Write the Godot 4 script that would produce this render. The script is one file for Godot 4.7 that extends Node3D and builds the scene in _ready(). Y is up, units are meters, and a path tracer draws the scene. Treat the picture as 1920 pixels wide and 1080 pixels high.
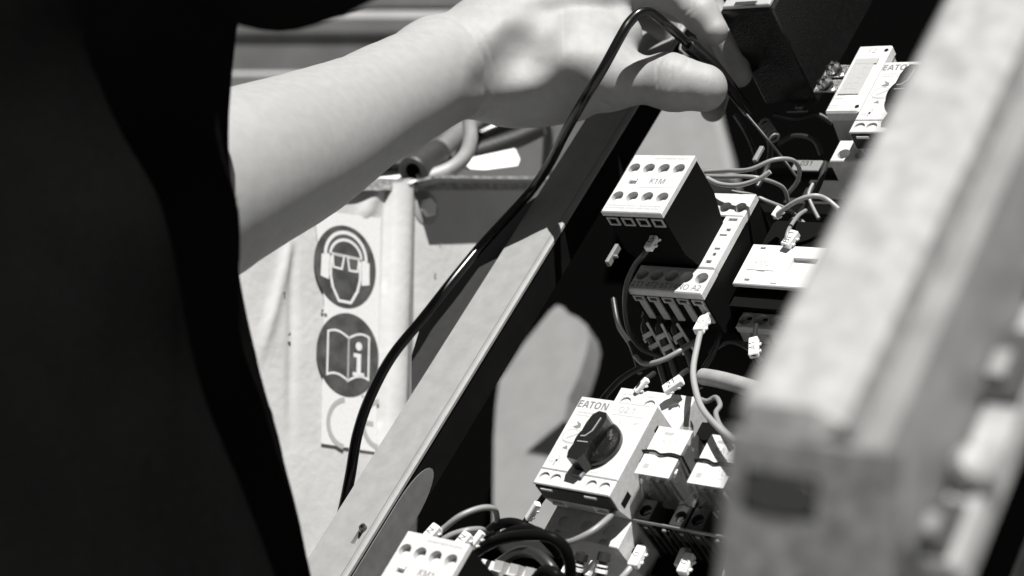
extends Node3D

# ---------------------------------------------------------------- frames
# bench frame of the opened control box: R across the rows, U up the rows, N out of the panel (mm)
const PR := Vector3(0.75785,0.05294,0.65028)
const PU := Vector3(0.46459,0.65599,-0.59484)
const PN := Vector3(-0.45807,0.75291,0.47255)
const PO := Vector3(0.05824,1.1561,-0.81491)
# frame of the white machine side sheet: H across, VV up, WN out of it (mm)
const WH := Vector3(0.66678,-0.27175,-0.69394)
const WV := Vector3(0.0036,0.93231,-0.36164)
const WN := Vector3(0.74524,0.23864,0.62263)
const WO := Vector3(-0.10516,1.13564,-1.00904)
const MM := 0.001
var pbasis := Basis(PR, PU, PN).orthonormalized()
var wbasis := Basis(WH, WV, WN).orthonormalized()
var M := {}
var used := {}
var shared := {}
var rng := RandomNumberGenerator.new()

func V(x: float, y: float, z: float) -> Vector3:
	return Vector3(x, y, z)
func pw(p: Vector3) -> Vector3:
	return PO + pbasis * (p * MM)
func ww(p: Vector3) -> Vector3:
	return WO + wbasis * (p * MM)
func to_panel(w: Vector3) -> Vector3:
	return pbasis.inverse() * (w - PO) / MM
func to_sheet(w: Vector3) -> Vector3:
	return wbasis.inverse() * (w - WO) / MM

# ---------------------------------------------------------------- mesh collector (mm in, m out)
class MB:
	var v := PackedVector3Array()
	var n := PackedVector3Array()
	var ix := PackedInt32Array()
	func tri(a: Vector3, b: Vector3, c: Vector3, out := Vector3.ZERO) -> void:
		var nn := (b - a).cross(c - a)
		if nn.length_squared() < 1e-14:
			return
		nn = nn.normalized()
		var flip := out != Vector3.ZERO and nn.dot(out) < 0.0
		if flip:
			nn = -nn
		var k := v.size()
		v.append(a); v.append(b); v.append(c)
		n.append(nn); n.append(nn); n.append(nn)
		if flip:
			ix.append(k); ix.append(k + 1); ix.append(k + 2)
		else:
			ix.append(k); ix.append(k + 2); ix.append(k + 1)
	func quad(a: Vector3, b: Vector3, c: Vector3, d: Vector3, out := Vector3.ZERO) -> void:
		tri(a, b, c, out)
		tri(a, c, d, out)
	func nquad(a: Vector3, b: Vector3, c: Vector3, d: Vector3, na: Vector3, nb: Vector3, nc: Vector3, nd: Vector3) -> void:
		var k := v.size()
		v.append(a); v.append(b); v.append(c); v.append(d)
		n.append(na); n.append(nb); n.append(nc); n.append(nd)
		var g := (b - a).cross(c - a)
		if g.dot(na + nb + nc) < 0.0:
			for t in [0, 1, 2, 0, 2, 3]:
				ix.append(k + t)
		else:
			for t in [0, 2, 1, 0, 3, 2]:
				ix.append(k + t)
	func box(lo: Vector3, hi: Vector3, c := 0.4) -> void:
		var m := (lo + hi) * 0.5
		var h := (hi - lo) * 0.5
		c = minf(c, minf(h.x, minf(h.y, h.z)) * 0.6)
		var P := func(ax: int, s: Vector3) -> Vector3:
			var q := Vector3(h.x - c, h.y - c, h.z - c)
			q[ax] = h[ax]
			return m + q * s
		for ax in 3:
			var a1 := (ax + 1) % 3
			var a2 := (ax + 2) % 3
			for s in [-1.0, 1.0]:
				var q := []
				for t in [[-1.0, -1.0], [1.0, -1.0], [1.0, 1.0], [-1.0, 1.0]]:
					var sv := Vector3.ZERO
					sv[ax] = s; sv[a1] = t[0]; sv[a2] = t[1]
					q.append(P.call(ax, sv))
				var o := Vector3.ZERO
				o[ax] = s
				quad(q[0], q[1], q[2], q[3], o)
			for s1 in [-1.0, 1.0]:
				for s2 in [-1.0, 1.0]:
					var e0 := Vector3.ZERO
					e0[a1] = s1; e0[a2] = s2
					var lo_ := e0
					var hi_ := e0
					lo_[ax] = -1.0; hi_[ax] = 1.0
					quad(P.call(a1, lo_), P.call(a1, hi_), P.call(a2, hi_), P.call(a2, lo_), e0)
		for sx in [-1.0, 1.0]:
			for sy in [-1.0, 1.0]:
				for sz in [-1.0, 1.0]:
					var s := Vector3(sx, sy, sz)
					tri(P.call(0, s), P.call(1, s), P.call(2, s), s)
	func tube(p: Array, r0: float, r1 := -1.0, seg := 10, sub := 6) -> void:
		if r1 < 0.0:
			r1 = r0
		var q := []
		if p.size() == 2 or sub <= 1:
			q = p
		else:
			for i in p.size() - 1:
				var a: Vector3 = p[maxi(i - 1, 0)]
				var b: Vector3 = p[i]
				var c: Vector3 = p[i + 1]
				var d: Vector3 = p[mini(i + 2, p.size() - 1)]
				for k in sub:
					q.append(b.cubic_interpolate(c, a, d, float(k) / sub))
			q.append(p[p.size() - 1])
		var nn := Vector3.ZERO
		var rings := []
		var norms := []
		for i in q.size():
			var t: Vector3 = (q[mini(i + 1, q.size() - 1)] - q[maxi(i - 1, 0)]).normalized()
			if nn == Vector3.ZERO:
				nn = t.cross(Vector3(0.3, 0.8, 0.52)).normalized()
			nn = (nn - t * nn.dot(t)).normalized()
			var bb := t.cross(nn)
			var ring := []
			var nr := []
			var r := lerpf(r0, r1, float(i) / (q.size() - 1))
			for k in seg + 1:
				var an := TAU * k / seg
				var dir := nn * cos(an) + bb * sin(an)
				ring.append(q[i] + dir * r)
				nr.append(dir)
			rings.append(ring)
			norms.append(nr)
		for i in rings.size() - 1:
			for k in seg:
				nquad(rings[i][k], rings[i][k + 1], rings[i + 1][k + 1], rings[i + 1][k], norms[i][k], norms[i][k + 1], norms[i + 1][k + 1], norms[i + 1][k])
		for e in [0, rings.size() - 1]:
			var o: Vector3 = (q[0] - q[1]) if e == 0 else (q[q.size() - 1] - q[q.size() - 2])
			for k in seg:
				tri(q[e], rings[e][k], rings[e][k + 1], o)
	# lathe round the line a -> b; prof: [distance along (mm), radius]
	func lathe(a: Vector3, dir: Vector3, prof: Array, seg := 24, flat := true, turn := 0.0) -> void:
		dir = dir.normalized()
		var u := dir.cross(Vector3(0, 1, 0) if absf(dir.y) < 0.9 else Vector3(1, 0, 0)).normalized()
		var w := dir.cross(u)
		for i in prof.size() - 1:
			var d0: float = prof[i][0]
			var r0: float = prof[i][1]
			var d1: float = prof[i + 1][0]
			var r1: float = prof[i + 1][1]
			var sl := Vector2(d1 - d0, r1 - r0).normalized()
			for k in seg:
				var t0 := TAU * k / seg + turn
				var t1 := TAU * (k + 1) / seg + turn
				var e0 := u * cos(t0) + w * sin(t0)
				var e1 := u * cos(t1) + w * sin(t1)
				var n0 := (e0 * sl.x - dir * sl.y)
				var n1 := (e1 * sl.x - dir * sl.y)
				if not flat:
					n0 = ((e0 + e1) * 0.5 * sl.x - dir * sl.y).normalized()
					n1 = n0
				nquad(a + dir * d0 + e0 * r0, a + dir * d0 + e1 * r0, a + dir * d1 + e1 * r1, a + dir * d1 + e0 * r1, n0, n1, n1, n0)
	# polygon in x-y carried from z0 to z1
	func prism(poly: PackedVector2Array, z0: float, z1: float, cham := 0.0, xf := Transform3D.IDENTITY, caps := 3) -> void:
		var id := Geometry2D.triangulate_polygon(poly)
		var top := poly
		if cham > 0.0:
			var g := Geometry2D.offset_polygon(poly, -cham)
			if g.size() == 1 and g[0].size() == poly.size():
				# match the nearest start
				var best := 0
				for k in poly.size():
					if g[0][k].distance_to(poly[0]) < g[0][best].distance_to(poly[0]):
						best = k
				var t := PackedVector2Array()
				for k in poly.size():
					t.append(g[0][(best + k) % poly.size()])
				top = t
			else:
				cham = 0.0
		var cw := Geometry2D.is_polygon_clockwise(poly)
		var idt := Geometry2D.triangulate_polygon(top)
		var zf := xf.basis * Vector3(0, 0, 1) * signf(z1 - z0)
		var T := func(p: Vector2, z: float) -> Vector3: return xf * Vector3(p.x, p.y, z)
		for k in range(0, idt.size(), 3):
			tri(T.call(top[idt[k]], z1), T.call(top[idt[k + 1]], z1), T.call(top[idt[k + 2]], z1), zf)
		if caps == 3:
			for k in range(0, id.size(), 3):
				tri(T.call(poly[id[k]], z0), T.call(poly[id[k + 1]], z0), T.call(poly[id[k + 2]], z0), -zf)
		var zc := z1 - cham * signf(z1 - z0)
		for k in poly.size():
			var a := poly[k]
			var b := poly[(k + 1) % poly.size()]
			var e := b - a
			var o2 := Vector2(e.y, -e.x) * (-1.0 if cw else 1.0)
			var o := xf.basis * Vector3(o2.x, o2.y, 0)
			quad(T.call(a, z0), T.call(b, z0), T.call(b, zc), T.call(a, zc), o)
			if cham > 0.0:
				quad(T.call(a, zc), T.call(b, zc), T.call(top[(k + 1) % poly.size()], z1), T.call(top[k], z1), o + zf * o.length())
	# side view polygon (y, z) carried along x
	func prism_x(yz: PackedVector2Array, x0: float, x1: float, cham := 0.0) -> void:
		# local x->y, y->z, z->x
		prism(yz, x0, x1, cham, Transform3D(Basis(Vector3(0, 1, 0), Vector3(0, 0, 1), Vector3(1, 0, 0)), Vector3.ZERO))
	# flat strip along points, lying at z0..z1 (print, straps)
	func strip(p: Array, w: float, z0: float, z1: float, closed := false) -> void:
		var l := []
		var r := []
		var m := p.size()
		for i in m:
			var a: Vector2 = p[(i - 1 + m) % m] if closed else p[maxi(i - 1, 0)]
			var b: Vector2 = p[(i + 1) % m] if closed else p[mini(i + 1, m - 1)]
			var c: Vector2 = p[i]
			var d1 := (c - a).normalized()
			var d2 := (b - c).normalized()
			if d1 == Vector2.ZERO: d1 = d2
			if d2 == Vector2.ZERO: d2 = d1
			var t := (d1 + d2).normalized()
			var o := Vector2(-t.y, t.x) * w * 0.5 / maxf(0.35, absf(t.dot(d1)))
			l.append(c + o)
			r.append(c - o)
		for i in (m if closed else m - 1):
			var j := (i + 1) % m
			quad(Vector3(l[i].x, l[i].y, z1), Vector3(r[i].x, r[i].y, z1), Vector3(r[j].x, r[j].y, z1), Vector3(l[j].x, l[j].y, z1), Vector3(0, 0, 1))
			quad(Vector3(l[i].x, l[i].y, z0), Vector3(l[j].x, l[j].y, z0), Vector3(l[j].x, l[j].y, z1), Vector3(l[i].x, l[i].y, z1))
			quad(Vector3(r[i].x, r[i].y, z0), Vector3(r[j].x, r[j].y, z0), Vector3(r[j].x, r[j].y, z1), Vector3(r[i].x, r[i].y, z1))
	# plate z with round or square holes; holes: [x, y, r] or [x, y, half w, half h]; one hole per cell
	func cell(lo: Vector2, hi: Vector2, h: Array, z: float, depth: float) -> void:
		var c := Vector2(h[0], h[1])
		var an := []
		for k in 24:
			an.append(TAU * k / 24.0)
		for q in [lo, hi, Vector2(lo.x, hi.y), Vector2(hi.x, lo.y)]:
			an.append(fposmod((q - c).angle(), TAU))
		if h.size() == 4:
			for q in [Vector2(1, 1), Vector2(-1, 1), Vector2(1, -1), Vector2(-1, -1)]:
				an.append(fposmod((q * Vector2(h[2], h[3])).angle(), TAU))
		an.sort()
		var ray := func(d: Vector2, l: Vector2, u: Vector2) -> Vector2:
			var t := 1e9
			if d.x > 1e-6: t = minf(t, (u.x - c.x) / d.x)
			if d.x < -1e-6: t = minf(t, (l.x - c.x) / d.x)
			if d.y > 1e-6: t = minf(t, (u.y - c.y) / d.y)
			if d.y < -1e-6: t = minf(t, (l.y - c.y) / d.y)
			return c + d * t
		var m := an.size()
		for i in m:
			var d0 := Vector2.from_angle(an[i])
			var d1 := Vector2.from_angle(an[(i + 1) % m])
			if d0.distance_to(d1) < 1e-5:
				continue
			var o0: Vector2 = ray.call(d0, lo, hi)
			var o1: Vector2 = ray.call(d1, lo, hi)
			var i0: Vector2
			var i1: Vector2
			if h.size() == 4:
				var hh := Vector2(h[2], h[3])
				i0 = ray.call(d0, c - hh, c + hh)
				i1 = ray.call(d1, c - hh, c + hh)
			else:
				i0 = c + d0 * h[2]
				i1 = c + d1 * h[2]
			quad(Vector3(o0.x, o0.y, z), Vector3(o1.x, o1.y, z), Vector3(i1.x, i1.y, z), Vector3(i0.x, i0.y, z), Vector3(0, 0, 1))
			quad(Vector3(i0.x, i0.y, z), Vector3(i1.x, i1.y, z), Vector3(i1.x, i1.y, z - depth), Vector3(i0.x, i0.y, z - depth), Vector3(c.x - i0.x, c.y - i0.y, 0))
			tri(Vector3(c.x, c.y, z - depth), Vector3(i0.x, i0.y, z - depth), Vector3(i1.x, i1.y, z - depth), Vector3(0, 0, 1))
	# a moulded cover: chamfered rim, skirt, and cells with holes that tile its face
	func cover(lo: Vector2, hi: Vector2, z: float, thick: float, cells: Array, c := 0.5) -> void:
		var l2 := lo + Vector2(c, c)
		var h2 := hi - Vector2(c, c)
		var A := [Vector3(lo.x, lo.y, z - c), Vector3(hi.x, lo.y, z - c), Vector3(hi.x, hi.y, z - c), Vector3(lo.x, hi.y, z - c)]
		var T := [Vector3(l2.x, l2.y, z), Vector3(h2.x, l2.y, z), Vector3(h2.x, h2.y, z), Vector3(l2.x, h2.y, z)]
		var O := [Vector3(0, -1, 0), Vector3(1, 0, 0), Vector3(0, 1, 0), Vector3(-1, 0, 0)]
		for k in 4:
			var j := (k + 1) % 4
			quad(A[k], A[j], T[j], T[k], O[k] + Vector3(0, 0, 1))
			var dn := Vector3(0, 0, -(thick - c))
			quad(A[k], A[j], A[j] + dn, A[k] + dn, O[k])
		quad(A[0] - Vector3(0, 0, thick - c), A[1] - Vector3(0, 0, thick - c), A[2] - Vector3(0, 0, thick - c), A[3] - Vector3(0, 0, thick - c), Vector3(0, 0, -1))
		for q in cells:
			var cl := Vector2(maxf(q[0].x, l2.x), maxf(q[0].y, l2.y))
			var ch := Vector2(minf(q[1].x, h2.x), minf(q[1].y, h2.y))
			if q[2].is_empty():
				quad(Vector3(cl.x, cl.y, z), Vector3(ch.x, cl.y, z), Vector3(ch.x, ch.y, z), Vector3(cl.x, ch.y, z), Vector3(0, 0, 1))
			else:
				cell(cl, ch, q[2], z, q[3])
	func add(m: ArrayMesh, xf: Transform3D) -> void:
		var s := m.surface_get_arrays(0)
		var k := v.size()
		for p in s[Mesh.ARRAY_VERTEX]:
			v.append(xf * (p / 0.001))
		for p in s[Mesh.ARRAY_NORMAL]:
			n.append((xf.basis * p).normalized())
		for i in s[Mesh.ARRAY_INDEX]:
			ix.append(i + k)
	func mesh() -> ArrayMesh:
		var s := []
		s.resize(Mesh.ARRAY_MAX)
		var vv := PackedVector3Array()
		vv.resize(v.size())
		for i in v.size():
			vv[i] = v[i] * 0.001
		s[Mesh.ARRAY_VERTEX] = vv
		s[Mesh.ARRAY_NORMAL] = n
		s[Mesh.ARRAY_INDEX] = ix
		var m := ArrayMesh.new()
		m.add_surface_from_arrays(Mesh.PRIMITIVE_TRIANGLES, s)
		return m

# ---------------------------------------------------------------- scene helpers
func numbered(called: String) -> String:
	if not used.has(called):
		used[called] = 0
		return called
	used[called] += 1
	return "%s_%03d" % [called, used[called]]
func tag(o: Node3D, label: String, category: String, group := "", kind := "") -> Node3D:
	if label: o.set_meta("label", label)
	if category: o.set_meta("category", category)
	if group: o.set_meta("group", group)
	if kind: o.set_meta("kind", kind)
	return o
func thing(called: String, label: String, category: String, at: Vector3, b: Basis, group := "") -> Node3D:
	var o := Node3D.new()
	o.name = numbered(called)
	add_child(o)
	o.transform = Transform3D(b, at)
	tag(o, label, category, group)
	return o
func part(called: String, mb, m: Material, parent: Node3D, at := Vector3.ZERO, b := Basis.IDENTITY) -> MeshInstance3D:
	var o := MeshInstance3D.new()
	o.name = called
	o.mesh = mb.mesh() if mb is MB else mb
	o.material_override = m
	o.transform = Transform3D(b, at * MM)
	parent.add_child(o, true)
	return o
func solo(called: String, mb, m: Material, label: String, category: String, at := Vector3.ZERO, b := Basis.IDENTITY, group := "", kind := "") -> MeshInstance3D:
	var o := MeshInstance3D.new()
	o.name = numbered(called)
	o.mesh = mb.mesh() if mb is MB else mb
	o.material_override = m
	o.transform = Transform3D(b, at)
	add_child(o)
	tag(o, label, category, group, kind)
	return o
func grey(l: float) -> Color:
	return Color(l, l, l).linear_to_srgb()
func noise_tex(freq: float, oct: int, seed_: int, lo: float, hi: float, type := FastNoiseLite.TYPE_SIMPLEX_SMOOTH, size := 512) -> NoiseTexture2D:
	var f := FastNoiseLite.new()
	f.noise_type = type
	f.frequency = freq
	f.fractal_octaves = oct
	f.seed = seed_
	var t := NoiseTexture2D.new()
	t.width = size; t.height = size
	t.seamless = true
	t.noise = f
	var g := Gradient.new()
	g.set_color(0, grey(lo)); g.set_color(1, grey(hi))
	t.color_ramp = g
	return t
func mat(called: String, l: float, rough: float, metal := 0.0, tex: Texture2D = null, scale := 10.0, bump: Texture2D = null, bh := 0.02, bscale := 0.0) -> StandardMaterial3D:
	var m := StandardMaterial3D.new()
	m.resource_name = called
	m.albedo_color = grey(l)
	m.roughness = rough
	m.metallic = metal
	m.uv1_triplanar = true
	m.uv1_scale = Vector3(scale, scale, scale)
	if tex: m.albedo_texture = tex
	if bump:
		m.heightmap_enabled = true
		m.heightmap_texture = bump
		m.heightmap_scale = bh
	if l < 0.013 and rough > 0.3:
		m.metallic_specular = 0.0 if rough > 0.7 else 0.12
	M[called] = m
	return m
var fonts := {}
func text_mesh(s: String, cap: float, bold := true, depth := 0.12) -> ArrayMesh:
	var key := "%s|%s" % [s, bold]
	var t := TextMesh.new()
	var f := SystemFont.new()
	f.font_names = PackedStringArray(["Droid Sans"])
	if bold: f.font_weight = 700
	t.font = f
	t.text = s
	t.font_size = 48
	t.pixel_size = cap * MM / (48.0 * 0.71)
	t.depth = depth * MM
	t.curve_step = 2.0
	var out := ArrayMesh.new()
	out.add_surface_from_arrays(Mesh.PRIMITIVE_TRIANGLES, t.surface_get_arrays(0))
	return out
func text(parent: Node3D, s: String, at: Vector3, cap: float, m: Material, bold := true, turn := 0.0) -> void:
	part("lettering", text_mesh(s, cap, bold), m, parent, at, Basis(Vector3(0, 0, 1), turn))
func small_print(mb: MB, lo: Vector2, hi: Vector2, z: float, rows: int) -> void:
	# rows of tiny illegible print, as short dashes of ink
	for r in rows:
		var y := lerpf(hi.y, lo.y, (r + 0.5) / rows)
		var x := lo.x
		var h := (hi.y - lo.y) / rows * 0.45
		while x < hi.x:
			var w := rng.randf_range(0.5, 1.6)
			var e := minf(x + w, hi.x)
			mb.quad(V(x, y - h / 2, z), V(e, y - h / 2, z), V(e, y + h / 2, z), V(x, y + h / 2, z), V(0, 0, 1))
			x = e + rng.randf_range(0.25, 0.6)

# ---------------------------------------------------------------- smooth solid from tapered capsules (metres)
func sdf_mesh(bones: Array, carve: Array, cell: float, warp := 0.0, warp_f := 30.0, folds := []) -> ArrayMesh:
	var lo := Vector3.ONE * 1e9
	var hi := -lo
	for b in bones:
		var r := maxf(b[2], b[3]) + 3.0 * cell
		lo = lo.min(b[0].min(b[1]) - Vector3.ONE * r)
		hi = hi.max(b[0].max(b[1]) + Vector3.ONE * r)
	var nx := int((hi.x - lo.x) / cell) + 2
	var ny := int((hi.y - lo.y) / cell) + 2
	var nz := int((hi.z - lo.z) / cell) + 2
	var BIG := 10.0
	var f := PackedFloat32Array()
	f.resize(nx * ny * nz)
	f.fill(BIG)
	for pass_ in 2:
		for b in (bones if pass_ == 0 else carve):
			var a: Vector3 = b[0]
			var c: Vector3 = b[1]
			var ra: float = b[2]
			var rb: float = b[3]
			var k: float = b[4]
			var pad := maxf(ra, rb) + k + 2.5 * cell
			var l := (a.min(c) - Vector3.ONE * pad - lo) / cell
			var h := (a.max(c) + Vector3.ONE * pad - lo) / cell
			var ab := c - a
			var den := maxf(ab.length_squared(), 1e-12)
			for z in range(maxi(0, int(l.z)), mini(nz, int(h.z) + 2)):
				for y in range(maxi(0, int(l.y)), mini(ny, int(h.y) + 2)):
					var row := (z * ny + y) * nx
					for x in range(maxi(0, int(l.x)), mini(nx, int(h.x) + 2)):
						var p := lo + Vector3(x, y, z) * cell
						var t := clampf((p - a).dot(ab) / den, 0.0, 1.0)
						var d := p.distance_to(a + ab * t) - lerpf(ra, rb, t)
						var o := f[row + x]
						if pass_ == 0:
							if o >= BIG:
								f[row + x] = d
							else:
								var q := maxf(k - absf(o - d), 0.0) / k
								f[row + x] = minf(o, d) - q * q * k * 0.25
						elif o < BIG:
							var e := -d
							var q2 := maxf(k - absf(o - e), 0.0) / k
							f[row + x] = maxf(o, e) + q2 * q2 * k * 0.25
	for b in folds:
		var c: Vector3 = b[0]
		var ax: Vector3 = b[1]
		var l: Vector3 = (c - Vector3.ONE * float(b[2]) - lo) / cell
		var h: Vector3 = (c + Vector3.ONE * float(b[2]) - lo) / cell
		for z in range(maxi(0, int(l.z)), mini(nz, int(h.z) + 1)):
			for y in range(maxi(0, int(l.y)), mini(ny, int(h.y) + 1)):
				for x in range(maxi(0, int(l.x)), mini(nx, int(h.x) + 1)):
					var i := (z * ny + y) * nx + x
					if absf(f[i]) < 4.0 * cell:
						var p := lo + Vector3(x, y, z) * cell - c
						var dd := p.length() / float(b[2])
						if dd < 1.0:
							var bend := p - ax * p.dot(ax)
							var u := p.dot(ax) + 0.0008 * sin(bend.x * 500.0 + bend.y * 340.0)
							f[i] += float(b[3]) * exp(-u * u / (float(b[4]) * float(b[4]))) * (1.0 - dd * dd)
	if warp > 0.0:
		var ns := FastNoiseLite.new()
		ns.seed = 5
		ns.frequency = warp_f
		ns.fractal_octaves = 3
		for z in nz:
			for y in ny:
				for x in nx:
					var i := (z * ny + y) * nx + x
					if absf(f[i]) < warp * 3.0 + 2.0 * cell:
						var p := lo + Vector3(x, y * 0.35, z) * cell
						f[i] += ns.get_noise_3dv(p) * warp
	var idx := PackedInt32Array()
	idx.resize(nx * ny * nz)
	idx.fill(-1)
	var vs := PackedVector3Array()
	var ns2 := PackedVector3Array()
	var ix := PackedInt32Array()
	var sx := 1
	var sy := nx
	var sz := nx * ny
	var offs := [0, sx, sy, sx + sy, sz, sx + sz, sy + sz, sx + sy + sz]
	var edges := [[0, 1], [2, 3], [4, 5], [6, 7], [0, 2], [1, 3], [4, 6], [5, 7], [0, 4], [1, 5], [2, 6], [3, 7]]
	for z in nz - 1:
		for y in ny - 1:
			for x in nx - 1:
				var i := (z * ny + y) * nx + x
				var v0 := f[i]
				if absf(v0) > 3.0 * cell:
					continue
				var neg := 0
				for o in offs:
					if f[i + o] < 0.0: neg += 1
				if neg == 0 or neg == 8:
					continue
				var s := Vector3.ZERO
				var c := 0
				for e in edges:
					var fa := f[i + offs[e[0]]]
					var fb := f[i + offs[e[1]]]
					if (fa < 0.0) != (fb < 0.0):
						var t := fa / (fa - fb)
						var pa := Vector3(e[0] & 1, (e[0] >> 1) & 1, (e[0] >> 2) & 1)
						var pb := Vector3(e[1] & 1, (e[1] >> 1) & 1, (e[1] >> 2) & 1)
						s += pa.lerp(pb, t)
						c += 1
				s /= c
				var g := Vector3(
					(f[i + 1] - f[i]) * (1 - s.y) * (1 - s.z) + (f[i + 1 + sy] - f[i + sy]) * s.y * (1 - s.z) + (f[i + 1 + sz] - f[i + sz]) * (1 - s.y) * s.z + (f[i + 1 + sy + sz] - f[i + sy + sz]) * s.y * s.z,
					(f[i + sy] - f[i]) * (1 - s.x) * (1 - s.z) + (f[i + sx + sy] - f[i + sx]) * s.x * (1 - s.z) + (f[i + sy + sz] - f[i + sz]) * (1 - s.x) * s.z + (f[i + sx + sy + sz] - f[i + sx + sz]) * s.x * s.z,
					(f[i + sz] - f[i]) * (1 - s.x) * (1 - s.y) + (f[i + sx + sz] - f[i + sx]) * s.x * (1 - s.y) + (f[i + sy + sz] - f[i + sy]) * (1 - s.x) * s.y + (f[i + sx + sy + sz] - f[i + sx + sy]) * s.x * s.y)
				idx[i] = vs.size()
				vs.append(lo + (Vector3(x, y, z) + s) * cell)
				ns2.append(g.normalized())
	for z in range(1, nz - 1):
		for y in range(1, ny - 1):
			for x in range(1, nx - 1):
				var i := (z * ny + y) * nx + x
				if idx[i] < 0 and absf(f[i]) > 3.0 * cell:
					continue
				var q := f[i] < 0.0
				for ax in 3:
					var st: int = [sx, sy, sz][ax]
					if (f[i + st] < 0.0) == q:
						continue
					var s1: int = [sy, sz, sx][ax]
					var s2: int = [sz, sx, sy][ax]
					var a := idx[i]
					var b := idx[i - s1]
					var c := idx[i - s1 - s2]
					var d := idx[i - s2]
					if a < 0 or b < 0 or c < 0 or d < 0:
						continue
					var fl := q
					for t in ([a, c, b, a, d, c] if fl else [a, b, c, a, c, d]):
						ix.append(t)
	var arr := []
	arr.resize(Mesh.ARRAY_MAX)
	arr[Mesh.ARRAY_VERTEX] = vs
	arr[Mesh.ARRAY_NORMAL] = ns2
	arr[Mesh.ARRAY_INDEX] = ix
	var m := ArrayMesh.new()
	m.add_surface_from_arrays(Mesh.PRIMITIVE_TRIANGLES, arr)
	return m

# ================================================================ the scene
func _ready() -> void:
	rng.seed = 11
	# ---- camera
	var cam := Camera3D.new()
	cam.name = "camera"
	add_child(cam)
	cam.position = Vector3(0, 1.3, 0)
	cam.rotation_degrees = Vector3(-10, 0, 0)
	var att := CameraAttributesPhysical.new()
	att.frustum_focal_length = 68.0
	att.exposure_aperture = 10.0
	att.frustum_focus_distance = 0.815
	cam.attributes = att
	cam.fov = 20.0
	cam.near = 0.05
	cam.far = 200.0
	cam.current = true
	# ---- sky, sun, exposure
	var we := WorldEnvironment.new()
	we.name = "environment"
	var env := Environment.new()
	env.background_mode = Environment.BG_SKY
	var sm := ProceduralSkyMaterial.new()
	sm.sky_top_color = grey(0.055)
	sm.sky_horizon_color = grey(0.12)
	sm.sky_curve = 0.15
	sm.ground_bottom_color = grey(0.03)
	sm.ground_horizon_color = grey(0.09)
	sm.sun_angle_max = 1.0
	var sky := Sky.new()
	sky.sky_material = sm
	env.sky = sky
	env.tonemap_mode = Environment.TONE_MAPPER_LINEAR
	env.tonemap_exposure = 2.0
	env.sdfgi_enabled = true
	env.ssao_enabled = true
	env.ssil_enabled = true
	we.environment = env
	add_child(we)
	var sun := DirectionalLight3D.new()
	sun.name = "sun"
	sun.light_energy = 1.5
	sun.light_angular_distance = 0.5
	sun.light_color = Color(1, 0.995, 0.98)
	sun.shadow_enabled = true
	add_child(sun)
	var sd := Vector3(0.0878,0.9637,0.2522)
	sun.look_at_from_position(sd * 5.0 + Vector3(0, 1.3, -0.8), Vector3(0, 1.3, -0.8), Vector3(0, 0, 1))
	materials()
	structure()
	machine_side()
	rail()
	open_frame()
	devices()
	wires()
	ledge_bits()
	person()

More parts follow.
